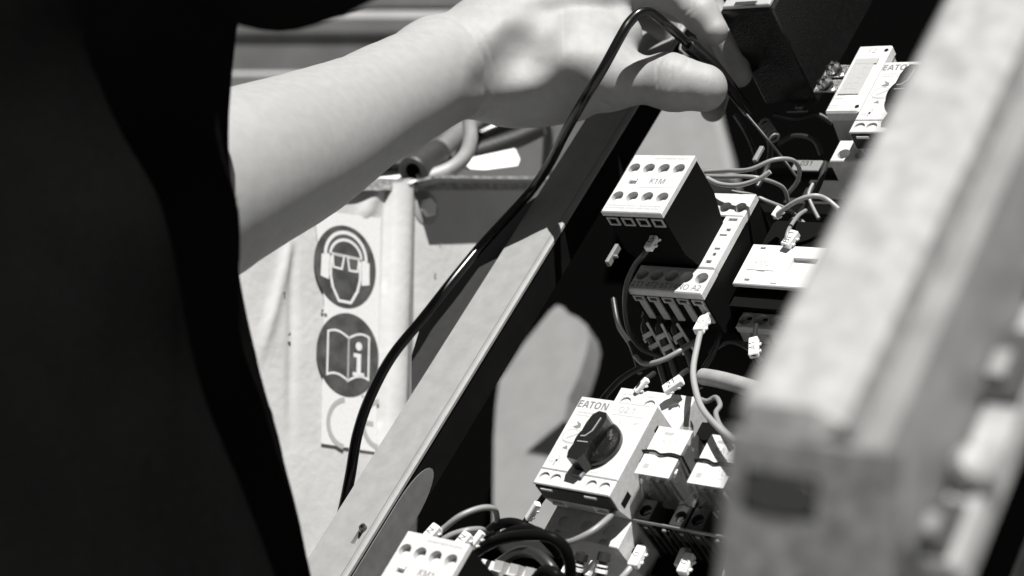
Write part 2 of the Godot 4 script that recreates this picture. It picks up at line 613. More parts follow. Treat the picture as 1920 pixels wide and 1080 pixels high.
func materials() -> void:
	var grime := noise_tex(0.012, 4, 3, 0.72, 1.0)
	var fine := noise_tex(0.09, 3, 8, 0.86, 1.0)
	var bumpf := noise_tex(0.06, 3, 21, 0.0, 1.0)
	var peel := noise_tex(0.022, 4, 31, 0.0, 1.0)
	mat("pale_plastic", 0.5, 0.5, 0.0, noise_tex(0.03, 5, 18, 0.8, 1.0), 16.0, bumpf, 0.004)
	mat("grey_plastic", 0.34, 0.5, 0.0, fine, 9.0, bumpf, 0.004)
	mat("print_white", 0.6, 0.5, 0.0, fine, 14.0)
	mat("black_plastic", 0.006, 0.55, 0.0, fine, 14.0)
	mat("black_gloss", 0.009, 0.22, 0.0, grime, 22.0, bumpf, 0.01)
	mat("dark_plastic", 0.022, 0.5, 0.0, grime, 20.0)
	mat("hole_dark", 0.01, 0.8)
	mat("ink", 0.14, 0.6)
	mat("ink_light", 0.3, 0.6)
	mat("ink_black", 0.015, 0.5)
	mat("screw_steel", 0.16, 0.38, 0.85, grime, 60.0)
	mat("bright_steel", 0.62, 0.26, 1.0, grime, 60.0)
	mat("tag_white", 0.74, 0.45, 0.0, fine, 30.0)
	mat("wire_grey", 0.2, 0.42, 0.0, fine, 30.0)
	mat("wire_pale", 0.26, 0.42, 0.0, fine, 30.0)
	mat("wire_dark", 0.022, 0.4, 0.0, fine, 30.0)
	mat("wire_black", 0.005, 0.38, 0.0, fine, 30.0)
	mat("cable_black", 0.003, 0.26, 0.0, fine, 40.0)
	mat("rail_paint", 0.25, 0.5, 0.0, noise_tex(0.02, 5, 14, 0.8, 1.0), 7.0, bumpf, 0.006)
	mat("rail_web", 0.01, 0.75, 0.0, grime, 7.0)
	mat("sheet_white", 0.5, 0.5, 0.0, noise_tex(0.006, 5, 4, 0.8, 1.0), 6.0, noise_tex(0.05, 4, 32, 0.0, 1.0), 0.02)
	mat("sticker_film", 0.66, 0.35, 0.0, fine, 12.0)
	mat("sticker_ink", 0.1, 0.35, 0.0, noise_tex(0.008, 4, 77, 0.4, 1.0), 20.0)
	mat("sticker_pale_ink", 0.36, 0.4, 0.0, fine, 30.0)
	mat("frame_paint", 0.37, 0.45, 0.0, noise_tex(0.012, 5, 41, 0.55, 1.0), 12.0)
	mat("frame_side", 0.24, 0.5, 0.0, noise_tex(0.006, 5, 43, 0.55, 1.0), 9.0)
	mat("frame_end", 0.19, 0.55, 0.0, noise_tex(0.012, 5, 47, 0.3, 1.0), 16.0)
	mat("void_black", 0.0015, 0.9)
	mat("strut_grey", 0.17, 0.55, 0.0, noise_tex(0.01, 4, 51, 0.85, 1.0), 6.0)
	mat("hose_dark", 0.03, 0.5, 0.0, grime, 16.0, bumpf, 0.02)
	mat("hose_grey", 0.14, 0.55, 0.0, grime, 16.0)
	mat("hose_pale", 0.3, 0.5, 0.0, grime, 16.0)
	mat("rag_white", 0.72, 0.85, 0.0, fine, 20.0, peel, 0.1)
	mat("ledge_paint", 0.4, 0.5, 0.0, noise_tex(0.02, 5, 61, 0.35, 1.0), 18.0, peel, 0.08)
	mat("concrete", 0.3, 0.9, 0.0, noise_tex(0.02, 5, 71, 0.6, 1.0), 3.0, peel, 0.2)
	mat("far_light", 0.17, 0.6, 0.0, grime, 2.0)
	mat("far_dark", 0.15, 0.7, 0.0, grime, 2.0)
	var sk := mat("skin", 0.27, 0.62, 0.0, noise_tex(0.02, 4, 91, 0.82, 1.0), 14.0, noise_tex(0.16, 3, 92, 0.0, 1.0), 0.006)
	sk.subsurf_scatter_enabled = true
	sk.subsurf_scatter_strength = 0.05
	var sh := mat("shirt_black", 0.0045, 0.95, 0.0, noise_tex(0.05, 3, 95, 0.7, 1.0), 10.0)
	sh.metallic_specular = 0.0
	var g := mat("clear_cover", 0.8, 0.04)
	g.albedo_texture = null
	g.transparency = BaseMaterial3D.TRANSPARENCY_ALPHA
	g.albedo_color = Color(0.9, 0.9, 0.9, 0.08)

# ---------------------------------------------------------------- setting
func structure() -> void:
	var g := MB.new()
	g.box(V(-30000, -60, -60000), V(30000, 0, 20000), 1.0)
	solo("ground", g, M.concrete, "grey concrete ground under the machine", "ground", Vector3.ZERO, Basis.IDENTITY, "", "structure")
	# back of the open control box; near-black colour stands in for its shade
	var o := thing("control_box", "inside of the open control box, coloured black for its shade, behind the wiring", "control box", pw(V(0, 0, -760)), pbasis)
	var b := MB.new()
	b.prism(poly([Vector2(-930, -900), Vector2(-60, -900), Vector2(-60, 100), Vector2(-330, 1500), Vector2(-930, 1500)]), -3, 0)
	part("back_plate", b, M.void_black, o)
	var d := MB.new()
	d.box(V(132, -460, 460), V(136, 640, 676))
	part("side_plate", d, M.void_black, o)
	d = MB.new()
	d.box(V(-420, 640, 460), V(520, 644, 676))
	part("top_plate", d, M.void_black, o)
	# two plates cut to the outlines of sunlit patches, added deep in the box
	var s := MB.new()
	s.prism(poly([PXY(V(-707.4,366.5,-640)), PXY(V(-691.5,333.3,-640)), PXY(V(-668.7,291.9,-640)), PXY(V(-595,171.8,-640)), PXY(V(-518.3,186.8,-640)), PXY(V(-587,318.6,-640)), PXY(V(-601.6,356.7,-640)), PXY(V(-604.3,386.2,-640)), PXY(V(-611.3,415.7,-640)), PXY(V(-619.9,440.2,-640)), PXY(V(-632.6,456.2,-640)), PXY(V(-650.2,465.6,-640)), PXY(V(-666.9,470.4,-640)), PXY(V(-679.6,478.9,-640)), PXY(V(-690.4,481.2,-640)), PXY(V(-695.1,470.2,-640)), PXY(V(-704.1,425,-640))]), -30, 0, 8.0)
	solo("sunlit_patch_plate", s, M.strut_grey, "blurred pale grey plate shaped as a sunlit patch left of the rotary switch", "plate", pw(V(0, 0, -640)), pbasis)
	s = MB.new()
	s.prism(poly([PXY(V(-721.6,688.2,-640)), PXY(V(-551.7,692.1,-640)), PXY(V(-561.3,709.3,-640)), PXY(V(-584,744.4,-640)), PXY(V(-620.3,794.6,-640)), PXY(V(-663.2,857.2,-640)), PXY(V(-772.4,860.7,-640))]), -30, 0, 8.0)
	solo("sunlit_patch_plate", s, M.strut_grey, "blurred grey plate shaped as a sunlit patch between thumb and uppermost terminal block", "plate", pw(V(0, 0, -640)), pbasis)
	# far machine bodies behind the arm
	var t := thing("far_machine", "blurred pale machine with a dark groove far behind the forearm", "machine", Vector3(-0.1953,1.2335,-2.3238), Basis.IDENTITY)
	var q := MB.new()
	q.box(V(-420, -420, -300), V(500, -24, 0), 14)
	part("body", q, M.strut_grey, t)
	q = MB.new()
	q.box(V(-420, -42, -300), V(500, 12, -5), 3)
	part("groove", q, M.far_dark, t)
	q = MB.new()
	q.box(V(-420, 12, -300), V(500, 52, 0), 10)
	part("rim", q, M.far_light, t)
	q = MB.new()
	q.box(V(-420, 52, -300), V(500, 200, -8), 6)
	part("upper_body", q, M.strut_grey, t)

func PXY(p: Vector3) -> Vector2:
	return Vector2(p.x, p.y)
func arc(c: Vector2, r: float, a0: float, a1: float, m := 24, ry := -1.0) -> Array:
	var p := []
	if ry < 0.0: ry = r
	for k in m + 1:
		var a := deg_to_rad(lerpf(a0, a1, float(k) / m))
		p.append(c + Vector2(cos(a) * r, sin(a) * ry))
	return p
func poly(p: Array) -> PackedVector2Array:
	return PackedVector2Array(p)

func machine_side() -> void:
	var o := thing("machine_side", "white embossed machine side sheet carrying the warning stickers", "machine panel", WO, wbasis.scaled(Vector3.ONE * 1.212))
	var s := MB.new()
	# the sheet with soft embossing, as a height field in its own plane (mm)
	var W0 := -110.0
	var W1 := 46.0
	var H0 := -230.0
	var nx := 104
	var ny := 190
	var ns := FastNoiseLite.new()
	ns.seed = 4; ns.frequency = 0.02; ns.fractal_octaves = 3
	var top := func(x: float) -> float: return 44.0 + x * 0.2
	var height := func(x: float, y: float) -> float:
		var h := ns.get_noise_2d(x * 0.7, y * 0.4) * 0.35
		var e1 := (x - (-33.0 - (y + 60.0) * 0.02))
		h -= 1.3 * exp(-e1 * e1 / 9.0) * smoothstep(-105.0, -60.0, y)
		var e2 := (x - (-46.0 + (y + 30.0) * 0.28))
		h += 1.6 * exp(-e2 * e2 / 14.0) * smoothstep(-62.0, -30.0, y) * (1.0 - smoothstep(0.0, 25.0, y))
		var e3 := x - (36.5 + (y + 40.0) * 0.02)
		h += 6.5 * sqrt(maxf(0.0, 1.0 - e3 * e3 / 85.0))
		var e4 := x - (14.0 + (y - 30.0) * 0.5)
		h += 1.8 * exp(-e4 * e4 / 34.0) * smoothstep(20.0, 34.0, y)
		return h
	var vs := PackedVector3Array()
	for j in ny + 1:
		for i in nx + 1:
			var x := lerpf(W0, W1, float(i) / nx)
			var y := lerpf(H0, top.call(x), float(j) / ny)
			vs.append(V(x, y, height.call(x, y)))
	for j in ny:
		for i in nx:
			var a := j * (nx + 1) + i
			var q := [a, a + 1, a + nx + 2, a + nx + 1]
			var nn := []
			for k in q:
				var c: int = k % (nx + 1)
				var r: int = k / (nx + 1)
				var dx: Vector3 = vs[r * (nx + 1) + mini(c + 1, nx)] - vs[r * (nx + 1) + maxi(c - 1, 0)]
				var dy: Vector3 = vs[mini(r + 1, ny) * (nx + 1) + c] - vs[maxi(r - 1, 0) * (nx + 1) + c]
				nn.append(dx.cross(dy).normalized())
			s.nquad(vs[q[0]], vs[q[1]], vs[q[2]], vs[q[3]], nn[0], nn[1], nn[2], nn[3])
	# thickness
	s.quad(V(W0, H0, -2), V(W1, H0, -2), V(W1, top.call(W1), -2), V(W0, top.call(W0), -2), V(0, 0, -1))
	part("embossed_sheet", s, M.sheet_white, o)
	var e := MB.new()
	e.box(V(47.0, -230, -2), V(49.2, 52, 2.2), 0.6)
	part("edge_bead", e, M.hose_grey, o)
	e = MB.new()
	e.prism(poly([Vector2(49.4, -230), Vector2(51, -230), Vector2(56, -120), Vector2(74, -85), Vector2(103, -35), Vector2(140, 32), Vector2(150, 74.5), Vector2(100, 63.5), Vector2(49.4, 53.5)]), -3, 0.2, 0.4)
	part("bolted_plate", e, M.sheet_white, o)
	# bolt with washer
	var bl := MB.new()
	bl.lathe(V(58.5, 42.2, 1.2), V(0, 0, 1), [[0, 5.6], [2.6, 5.6], [3.1, 5.0], [3.1, 0.0]], 6, false, 0.4)
	var bo := part("bolt", bl, M.tag_white, o)
	var wa := MB.new()
	wa.lathe(V(58.5, 42.2, 0.2), V(0, 0, 1), [[0, 9.6], [0.5, 9.6], [0.8, 8.0], [1.0, 6.8], [1.0, 0.0]], 32)
	part("washer", wa, M.hose_pale, bo)
	# sticker sheet
	var st := MB.new()
	st.prism(poly([Vector2(-22, 26), Vector2(24.4, 30), Vector2(24.2, -94), Vector2(-13, -92.4), Vector2(-13.4, -22)]), 0.6, 0.95)
	var pg := part("sticker_sheet", st, M.sticker_film, o)
	pg.set_meta("label", "clear film sheet carrying the two round signs and the mark below")
	var z0 := 0.9
	# upper sign: head with ear defenders and goggles
	var d := MB.new()
	d.lathe(V(0, 0, z0), V(0, 0, 1), [[0.0, 21.4], [0.4, 21.4], [0.4, 0.0]], 56)
	var sign1 := part("round_sign", d, M.sticker_ink, o)
	sign1.set_meta("label", "dark round sign of a head wearing ear defenders and goggles")
	var w := MB.new()
	var z1 := z0 + 0.41
	var z2 := z1 + 0.12
	w.strip(arc(Vector2(0, 4.5), 14.2, 0, 180, 30, 13.2), 1.9, z1, z2)
	w.strip(arc(Vector2(0, 4.0), 11.0, 8, 172, 30, 9.8), 1.5, z1, z2)
	for sg in [-1.0, 1.0]:
		w.prism(poly([Vector2(sg * 11.2, 5), Vector2(sg * 16.6, 4), Vector2(sg * 16.9, -7.5), Vector2(sg * 11.4, -8.5)]), z1, z2)
		w.strip([Vector2(sg * 10.2, 4), Vector2(sg * 10.2, -6), Vector2(sg * 8.6, -12), Vector2(sg * 4.2, -18.6), Vector2(0, -18.6)], 1.5, z1, z2)
		w.strip([Vector2(sg * 1.2, 5.0), Vector2(sg * 9.2, 5.2), Vector2(sg * 8.4, -1.6), Vector2(sg * 2.6, -1.8)], 1.1, z1, z2, true)
	w.strip([Vector2(-10, 5.4), Vector2(10, 5.4)], 1.0, z1, z2)
	part("pictogram", w, M.sticker_film, sign1)
	# lower sign: open book with the letter i
	d = MB.new()
	d.lathe(V(3.3, -45.6, z0), V(0, 0, 1), [[0.0, 21.4], [0.4, 21.4], [0.4, 0.0]], 56)
	var sign2 := part("round_sign", d, M.sticker_ink, o)
	sign2.set_meta("label", "dark round sign of an open book with a letter i")
	w = MB.new()
	for sg in [-1.0, 1.0]:
		var pg1 := [Vector2(3.3, -37.4)]
		for k in 9:
			var u := k / 8.0
			pg1.append(Vector2(3.3 + sg * 14.2 * u, -37.4 + 3.0 * sin(u * PI * 0.78) + 0.3))
		for k in 9:
			var u := 1.0 - k / 8.0
			pg1.append(Vector2(3.3 + sg * 14.2 * u, -59.4 + 3.0 * sin(u * PI * 0.78) + 0.3))
		w.strip(pg1, 1.1, z1, z2, true)
	w.prism(poly(arc(Vector2(10.4, -40.6), 2.2, 0, 345, 17)), z1, z2)
	w.prism(poly([Vector2(7.0, -44.4), Vector2(12.0, -44.4), Vector2(12.0, -54.2), Vector2(14.4, -54.2), Vector2(14.4, -56.2), Vector2(6.6, -56.2), Vector2(6.6, -54.2), Vector2(9.2, -54.2), Vector2(9.2, -46.4), Vector2(7.0, -46.4)]), z1, z2)
	part("pictogram", w, M.sticker_film, sign2)
	# the mark below it: C and E of circular arcs
	w = MB.new()
	w.strip(arc(Vector2(3.0, -81.0), 12.0, 96, 264, 24), 2.6, z0 + 0.06, z0 + 0.2)
	w.strip(arc(Vector2(27.0, -79.5), 12.0, 96, 264, 24), 2.6, z0 + 0.06, z0 + 0.2)
	w.strip([Vector2(15.5, -79.5), Vector2(22.0, -79.5)], 2.4, z0 + 0.06, z0 + 0.2)
	part("printed_mark", w, M.sticker_pale_ink, o)
	# chips and scuffs in the paint
	w = MB.new()
	for c in [Vector2(-15, -25), Vector2(-12.5, -27), Vector2(-40, -20), Vector2(-56, 4), Vector2(-58, 2), Vector2(70, 24), Vector2(66, 6), Vector2(-36, -40), Vector2(30, -5), Vector2(14, -66)]:
		var pp := []
		var m := 7
		var rr := rng.randf_range(0.5, 1.5)
		for k in m:
			pp.append(c + Vector2.from_angle(TAU * k / m) * rr * rng.randf_range(0.35, 1.0))
		w = MB.new()
		w.prism(poly(pp), 0.9, 1.25)
		part("paint_chip", w, M.ink, o)
	# top ledge of the machine body behind the sheet's edge
	var l := MB.new()
	var pt := []
	for k in 26:
		var x := -110.0 + 258.0 * k / 25.0
		pt.append(Vector2(x, 46.0 + x * 0.2 + rng.randf_range(-0.4, 0.9)))
	for k in 26:
		var x := 148.0 - 258.0 * k / 25.0
		pt.append(Vector2(x, 40.0 + x * 0.2))
	l.prism(poly(pt), -75, 3.5, 0.0)
	part("top_ledge", l, M.ledge_paint, o)
	l = MB.new()
	l.prism(poly([Vector2(47, 53.6), Vector2(148, 73.4), Vector2(148, 75.4), Vector2(120, 69.4), Vector2(84, 62.2), Vector2(47, 55.2)]), 0.4, 18)
	part("added_shade_lip", l, M.ledge_paint, o)  # overhang added to throw shade on the plate round the bolt
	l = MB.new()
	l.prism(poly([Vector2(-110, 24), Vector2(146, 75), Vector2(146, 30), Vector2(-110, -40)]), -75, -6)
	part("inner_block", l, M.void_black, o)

func rail() -> void:
	var o := thing("box_rail", "long grey steel rim rail of the control box crossing diagonally", "rail", pw(V(-97, -230, 0)), pbasis)
	var b := MB.new()
	var s := MB.new()
	# cap strip with slot, local: x 0..31, y 0..720
	s.cover(Vector2(0, 0), Vector2(31, 720), 0, 2.6, [[Vector2(0, 0), Vector2(31, 50), []], [Vector2(0, 50), Vector2(15, 76), []], [Vector2(15, 50), Vector2(31, 76), [23.4, 63.0, 1.9, 4.6], 9.0], [Vector2(0, 76), Vector2(31, 720), []]], 1.1)
	part("cap_strip", s, M.rail_paint, o)
	b.box(V(1.2, 0, -21), V(30.4, 720, -2.7), 0.5)
	part("shade_dark_web", b, M.rail_web, o)  # near-black colour carries the shade on the rail's inner side
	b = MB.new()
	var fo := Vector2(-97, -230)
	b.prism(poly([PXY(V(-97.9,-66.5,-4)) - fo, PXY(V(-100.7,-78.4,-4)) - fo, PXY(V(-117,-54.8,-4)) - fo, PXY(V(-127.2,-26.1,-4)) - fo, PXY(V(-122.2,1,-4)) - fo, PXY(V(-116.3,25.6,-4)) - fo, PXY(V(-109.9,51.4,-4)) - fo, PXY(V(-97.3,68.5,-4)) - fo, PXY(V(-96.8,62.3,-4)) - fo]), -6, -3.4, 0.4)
	part("shade_wedge", b, M.dark_plastic, o)  # dark sheet in the shape of the shadow between cable and rail
	b = MB.new()
	b.lathe(V(24.4, 67.4, -1), V(0, 0, 1), [[0, 1.9], [3.0, 1.9], [3.0, 1.0], [0.5, 1.0], [0.5, 0]], 16)
	part("stud", b, M.screw_steel, o)
	b = MB.new()
	var bp := [Vector2(-20, -20.6), Vector2(-20, -4)]
	for k in 15:
		var an := PI * k / 14.0
		bp.append(Vector2(88 + 26 * sin(an), -12.3 + 8.3 * cos(an)))
	b.prism_x(poly(bp), 30.5, 31.0)
	part("painted_sun_patch", b, M.hose_grey, o)  # paler shape on the web, painted sunlight with a rounded end
	b = MB.new()
	b.strip([Vector2(28.0, 0), Vector2(28.2, 720)], 0.5, 0.0, 0.12)
	part("scribed_line", b, M.ink, o)

func open_frame() -> void:
	# wide pale rim of the open door, close to the lens
	var o := thing("door_frame", "large blurred pale door frame with cut-outs in its end, close at right", "door frame", pw(V(318.3,-266.6,295)), pbasis.scaled(Vector3.ONE * 0.60))
	var b := MB.new()
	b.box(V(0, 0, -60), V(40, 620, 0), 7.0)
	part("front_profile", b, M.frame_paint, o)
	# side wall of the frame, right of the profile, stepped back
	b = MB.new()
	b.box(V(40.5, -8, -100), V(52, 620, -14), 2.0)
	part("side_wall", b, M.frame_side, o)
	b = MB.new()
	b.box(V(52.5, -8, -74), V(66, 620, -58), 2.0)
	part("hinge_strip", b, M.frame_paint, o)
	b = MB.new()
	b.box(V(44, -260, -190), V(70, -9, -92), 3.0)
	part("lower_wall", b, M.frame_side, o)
	# end plate below the profile, with cut-outs
	var e := MB.new()
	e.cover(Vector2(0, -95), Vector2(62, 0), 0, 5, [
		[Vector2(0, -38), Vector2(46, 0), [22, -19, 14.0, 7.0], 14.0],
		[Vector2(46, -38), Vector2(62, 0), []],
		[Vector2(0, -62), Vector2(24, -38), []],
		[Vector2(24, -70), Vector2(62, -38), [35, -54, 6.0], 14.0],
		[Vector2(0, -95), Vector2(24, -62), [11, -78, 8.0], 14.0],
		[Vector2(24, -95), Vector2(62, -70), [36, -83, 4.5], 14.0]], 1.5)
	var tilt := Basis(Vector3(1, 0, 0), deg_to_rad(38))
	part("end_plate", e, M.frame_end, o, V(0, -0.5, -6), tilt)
	for c in [[22.0, -19.0, 13.2, 6.4], [35.0, -54.0, 5.6, 10.0], [11.0, -78.0, 7.6, 8.4], [36.0, -84.0, 4.4, 5.0]]:
		var k := MB.new()
		var pr := []
		for t in 24:
			var an := TAU * t / 24.0
			pr.append(Vector2(c[0] + c[2] * signf(cos(an)) * pow(absf(cos(an)), 0.6), c[1] + c[3] * signf(sin(an)) * pow(absf(sin(an)), 0.6)))
		k.prism(poly(pr), -1.0, 0.6, 0.3)
		part("hole_shade", k, M.dark_plastic, o, V(0, -0.5, -6), tilt)  # dark insert, the shade inside each cut-out given as colour
	for c in [[60, 150, 8.5], [60, 112, 7.5], [60, 30, 8.5]]:
		var k := MB.new()
		k.lathe(V(c[0], c[1], -58), V(0.5, 0, 0.86), [[0, c[2]], [4, c[2]], [7, c[2] * 0.7], [8, 0]], 24)
		part("round_head", k, M.frame_side, o)
	for c in [[58, 74, 8, 15], [57, 6, 6, 10], [57, 132, 5, 5]]:
		var k := MB.new()
		k.box(V(c[0] - c[2], c[1] - c[3], -58), V(c[0] + c[2], c[1] + c[3], -55), 0.6)
		part("dark_latch", k, M.dark_plastic, o)
		k = MB.new()
		k.box(V(c[0] - c[2] * 0.6, c[1] - c[3] * 0.6, -55), V(c[0] + c[2] * 0.2, c[1] + c[3] * 0.2, -51), 0.6)
		part("latch_pin", k, M.frame_side, o)
	# outer skin of the door further right
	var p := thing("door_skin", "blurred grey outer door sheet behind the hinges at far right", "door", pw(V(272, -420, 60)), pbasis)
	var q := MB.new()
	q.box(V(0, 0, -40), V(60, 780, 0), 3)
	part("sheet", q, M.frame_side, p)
	q = MB.new()
	q.box(V(4, 150, 0), V(20, 164, 12), 2)
	part("hose_stub", q, M.dark_plastic, p)
	var cw := MB.new()
	cw.box(V(-200, -1400, -30), V(900, 260, 0), 6)
	solo("concrete_wall", cw, M.concrete, "scratched pale concrete block low at the right edge behind the door", "wall", Vector3(0.5095,0.8176,-1.4381), Basis(Vector3(0, 1, 0), -0.3))

# ---------------------------------------------------------------- devices
func screw_mesh() -> ArrayMesh:
	if not shared.has("screw"):
		var s := MB.new()
		s.lathe(V(0, 0, -1.6), V(0, 0, 1), [[0, 2.7], [1.0, 2.7], [1.0, 0]], 18)
		for sg in [-1.0, 1.0]:
			var p := []
			for k in 9:
				var a := deg_to_rad(lerpf(12, 168, k / 8.0))
				p.append(Vector2(cos(a) * 2.7, sg * sin(a) * 2.7))
			s.prism(poly(p), -0.6, 0.2)
		shared.screw = s.mesh()
	return shared.screw
func screw(o: Node3D, at: Vector3, turn := 0.6, k := 1.0, m: Material = null) -> void:
	part("terminal_screw", screw_mesh(), m if m else M.screw_steel, o, at, Basis(Vector3(0, 0, 1), turn).scaled(Vector3(k, k, k)))
func hole_row(x0: float, pitch: float, count: int, y: float, r: float, lo: Vector2, hi: Vector2, depth := 7.0) -> Array:
	var cs := []
	for k in count:
		var x := x0 + pitch * k
		var a := lo.x if k == 0 else x - pitch / 2
		var b := hi.x if k == count - 1 else x + pitch / 2
		cs.append([Vector2(a, lo.y), Vector2(b, hi.y), [x, y, r], depth])
	return cs

func aux_block(o: Node3D, at: Vector3, name_text: String) -> void:
	var w := 36.6
	var h := 39.6
	var a := Vector2(0, 0)
	var cs := hole_row(4.7, 9.05, 4, 10.6, 3.3, Vector2(0, 0), Vector2(w, 15.8))
	cs.append_array(hole_row(4.7, 9.05, 4, 30.0, 3.3, Vector2(0, 25.6), Vector2(w, h)))
	cs.append([Vector2(0, 15.8), Vector2(14.2, 25.6), [8.9, 20.9, 2.3, 1.7], 3.0])
	cs.append([Vector2(14.2, 15.8), Vector2(w, 25.6), []])
	var c := MB.new()
	c.cover(Vector2(0, 0), Vector2(w, h), 0, 3.2, cs, 0.5)
	var cv := part("front_cover", c, M.pale_plastic, o, at)
	for k in 4:
		for y in [10.6, 30.0]:
			screw(cv, V(4.7 + 9.05 * k, y, -4.6), rng.randf_range(0.2, 2.4))
	var sl := MB.new()
	sl.box(V(7.0, 20.9, -2.6), V(10.6, 22.6, 0.5), 0.3)
	part("slider", sl, M.print_white, cv)
	var p := MB.new()
	small_print(p, Vector2(1.5, 2.0), Vector2(34.5, 5.2), 0.04, 2)
	small_print(p, Vector2(14, 35.6), Vector2(34, 38), 0.04, 1)
	p.strip([Vector2(14.6, 17.0), Vector2(34.0, 17.0)], 0.35, 0, 0.05)
	part("fine_print", p, M.ink_light, cv)
	text(cv, name_text, V(23.5, 21.2, 0.05), 2.9, M.ink, false, -0.04)
	# black body with the sloped lower side
	var b := MB.new()
	b.prism_x(PackedVector2Array([Vector2(0.5, -3.3), Vector2(39.1, -3.3), Vector2(39.1, -26), Vector2(34, -43.3), Vector2(5, -43.3), Vector2(0.5, -30)]), 0.4, 36.2)
	part("body", b, M.black_plastic, o, at)
	var f := MB.new()
	for k in 4:
		var x := 1.4 + 9.05 * k
		# clamp windows under the lower edge, facing down
		for q in [[0.0, 0.9, -9.6, -4.0], [5.6, 6.6, -9.6, -4.0], [0.9, 5.6, -9.6, -8.6], [0.9, 5.6, -5.0, -4.0]]:
			f.box(V(x + q[0], -0.5, q[2]), V(x + q[1], 0.4, q[3]), 0.15)
	part("clamp_window", f, M.grey_plastic, o, at)

func contactor(called: String, label: String, at: Vector3) -> Node3D:
	var o := thing(called, label, "contactor", pw(at), pbasis)
	var b := MB.new()
	b.prism_x(PackedVector2Array([Vector2(0.6, -5), Vector2(67.4, -5), Vector2(67.4, -26), Vector2(60, -38), Vector2(62, -75), Vector2(6, -75), Vector2(8, -40), Vector2(0.6, -30)]), 0.4, 44.6)
	part("body", b, M.black_plastic, o)
	return o
func contactor_face(o: Node3D, texts: bool) -> void:
	var c := MB.new()
	c.cover(Vector2(0, 0), Vector2(45, 16.4), 0, 4.5, hole_row(4.5, 9, 5, 10, 3.6, Vector2(0, 0), Vector2(45, 16.4), 9.0), 0.6)
	var lo := part("lower_terminal_row", c, M.pale_plastic, o)
	c = MB.new()
	c.cover(Vector2(0, 52), Vector2(45, 68), 0, 4.5, hole_row(4.5, 9, 5, 58, 3.4, Vector2(0, 52), Vector2(45, 68), 7.0), 0.6)
	var up := part("upper_terminal_row", c, M.pale_plastic, o)
	c = MB.new()
	c.cover(Vector2(34.6, 16.5), Vector2(45, 51.9), 0.4, 4.5, [
		[Vector2(34, 16), Vector2(46, 23.4), [39.6, 20.6, 1.6, 1.0], 2.0],
		[Vector2(34, 23.4), Vector2(46, 27.6), [40.6, 25.6, 1.1], 2.0],
		[Vector2(34, 27.6), Vector2(46, 33), [40.5, 29.4, 1.6, 0.7], 2.0],
		[Vector2(34, 33), Vector2(46, 40.2), [39.6, 38.6, 2.2, 0.6], 2.0],
		[Vector2(34, 40.2), Vector2(46, 45), [41.0, 42.2, 1.3, 0.9], 2.0],
		[Vector2(34, 45), Vector2(46, 52), [40.4, 49.2, 2.6, 0.9], 2.0]], 0.6)
	part("side_strip", c, M.pale_plastic, o)
	for k in 5:
		screw(up, V(4.5 + 9 * k, 58, -4.4), 0.5 + k)
	if texts:
		for t in [["2T1", 5.0], ["4T2", 13.6], ["6T3", 22.4], ["4NO", 31.4], ["A2", 40.6]]:
			text(lo, t[0], V(t[1], 3.6, 0.05), 2.6, M.ink, false)
	# clamp frames and long tongues under the lower edge
	for k in 5:
		var x := 1.2 + 9 * k
		var f := MB.new()
		for q in [[0.0, 1.0, -8.6, -4.6], [5.6, 6.6, -8.6, -4.6], [1.0, 5.6, -8.6, -7.4], [1.0, 5.6, -5.4, -4.6]]:
			f.box(V(x + q[0], -0.8, q[2]), V(x + q[1], 0.5, q[3]), 0.15)
		part("clamp_window", f, M.grey_plastic, o)
		f = MB.new()
		f.box(V(x + 2.2, -0.7, -22), V(x + 6.4, 0.5, -8.8), 0.2)
		part("clamp_tongue", f, M.grey_plastic, o)

func marker(parent: Node3D, at: Vector3, dir: Vector3, txt: String, size := Vector3(3.6, 9.5, 3.2), up := Vector3(0, 0, 1), clips := true, m: Material = null) -> void:
	var y := dir.normalized()
	var x := y.cross(up).normalized()
	var z := x.cross(y)
	var b := Basis(x, y, z)
	var s := MB.new()
	s.box(V(-size.x / 2, 0, -size.z / 2), V(size.x / 2, size.y, size.z / 2), 0.5)
	if clips:
		for yy in [size.y * 0.28, size.y * 0.66]:
			s.box(V(size.x / 2 - 0.2, yy - 0.45, -1.5), V(size.x / 2 + 0.95, yy + 0.45, -0.3), 0.2)
			s.box(V(size.x / 2 + 0.5, yy + 0.2, -1.5), V(size.x / 2 + 1.15, yy + 1.0, -0.3), 0.2)
	var k := part("wire_marker", s, m if m else M.tag_white, parent, at, b)
	if txt:
		part("lettering", text_mesh(txt, size.x * 0.62, false), M.ink_black, k, V(0, size.y * 0.5, size.z / 2 + 0.03), Basis(Vector3(0, 0, 1), PI / 2))

func wire(called: String, label: String, pts: Array, r: float, m: Material, group := "") -> MeshInstance3D:
	var s := MB.new()
	var q := []
	for p in pts:
		q.append(p - pts[0])
	s.tube(q, r, r, 12, 8)
	return solo(called, s, m, label, "wire", pw(pts[0]), pbasis, group)

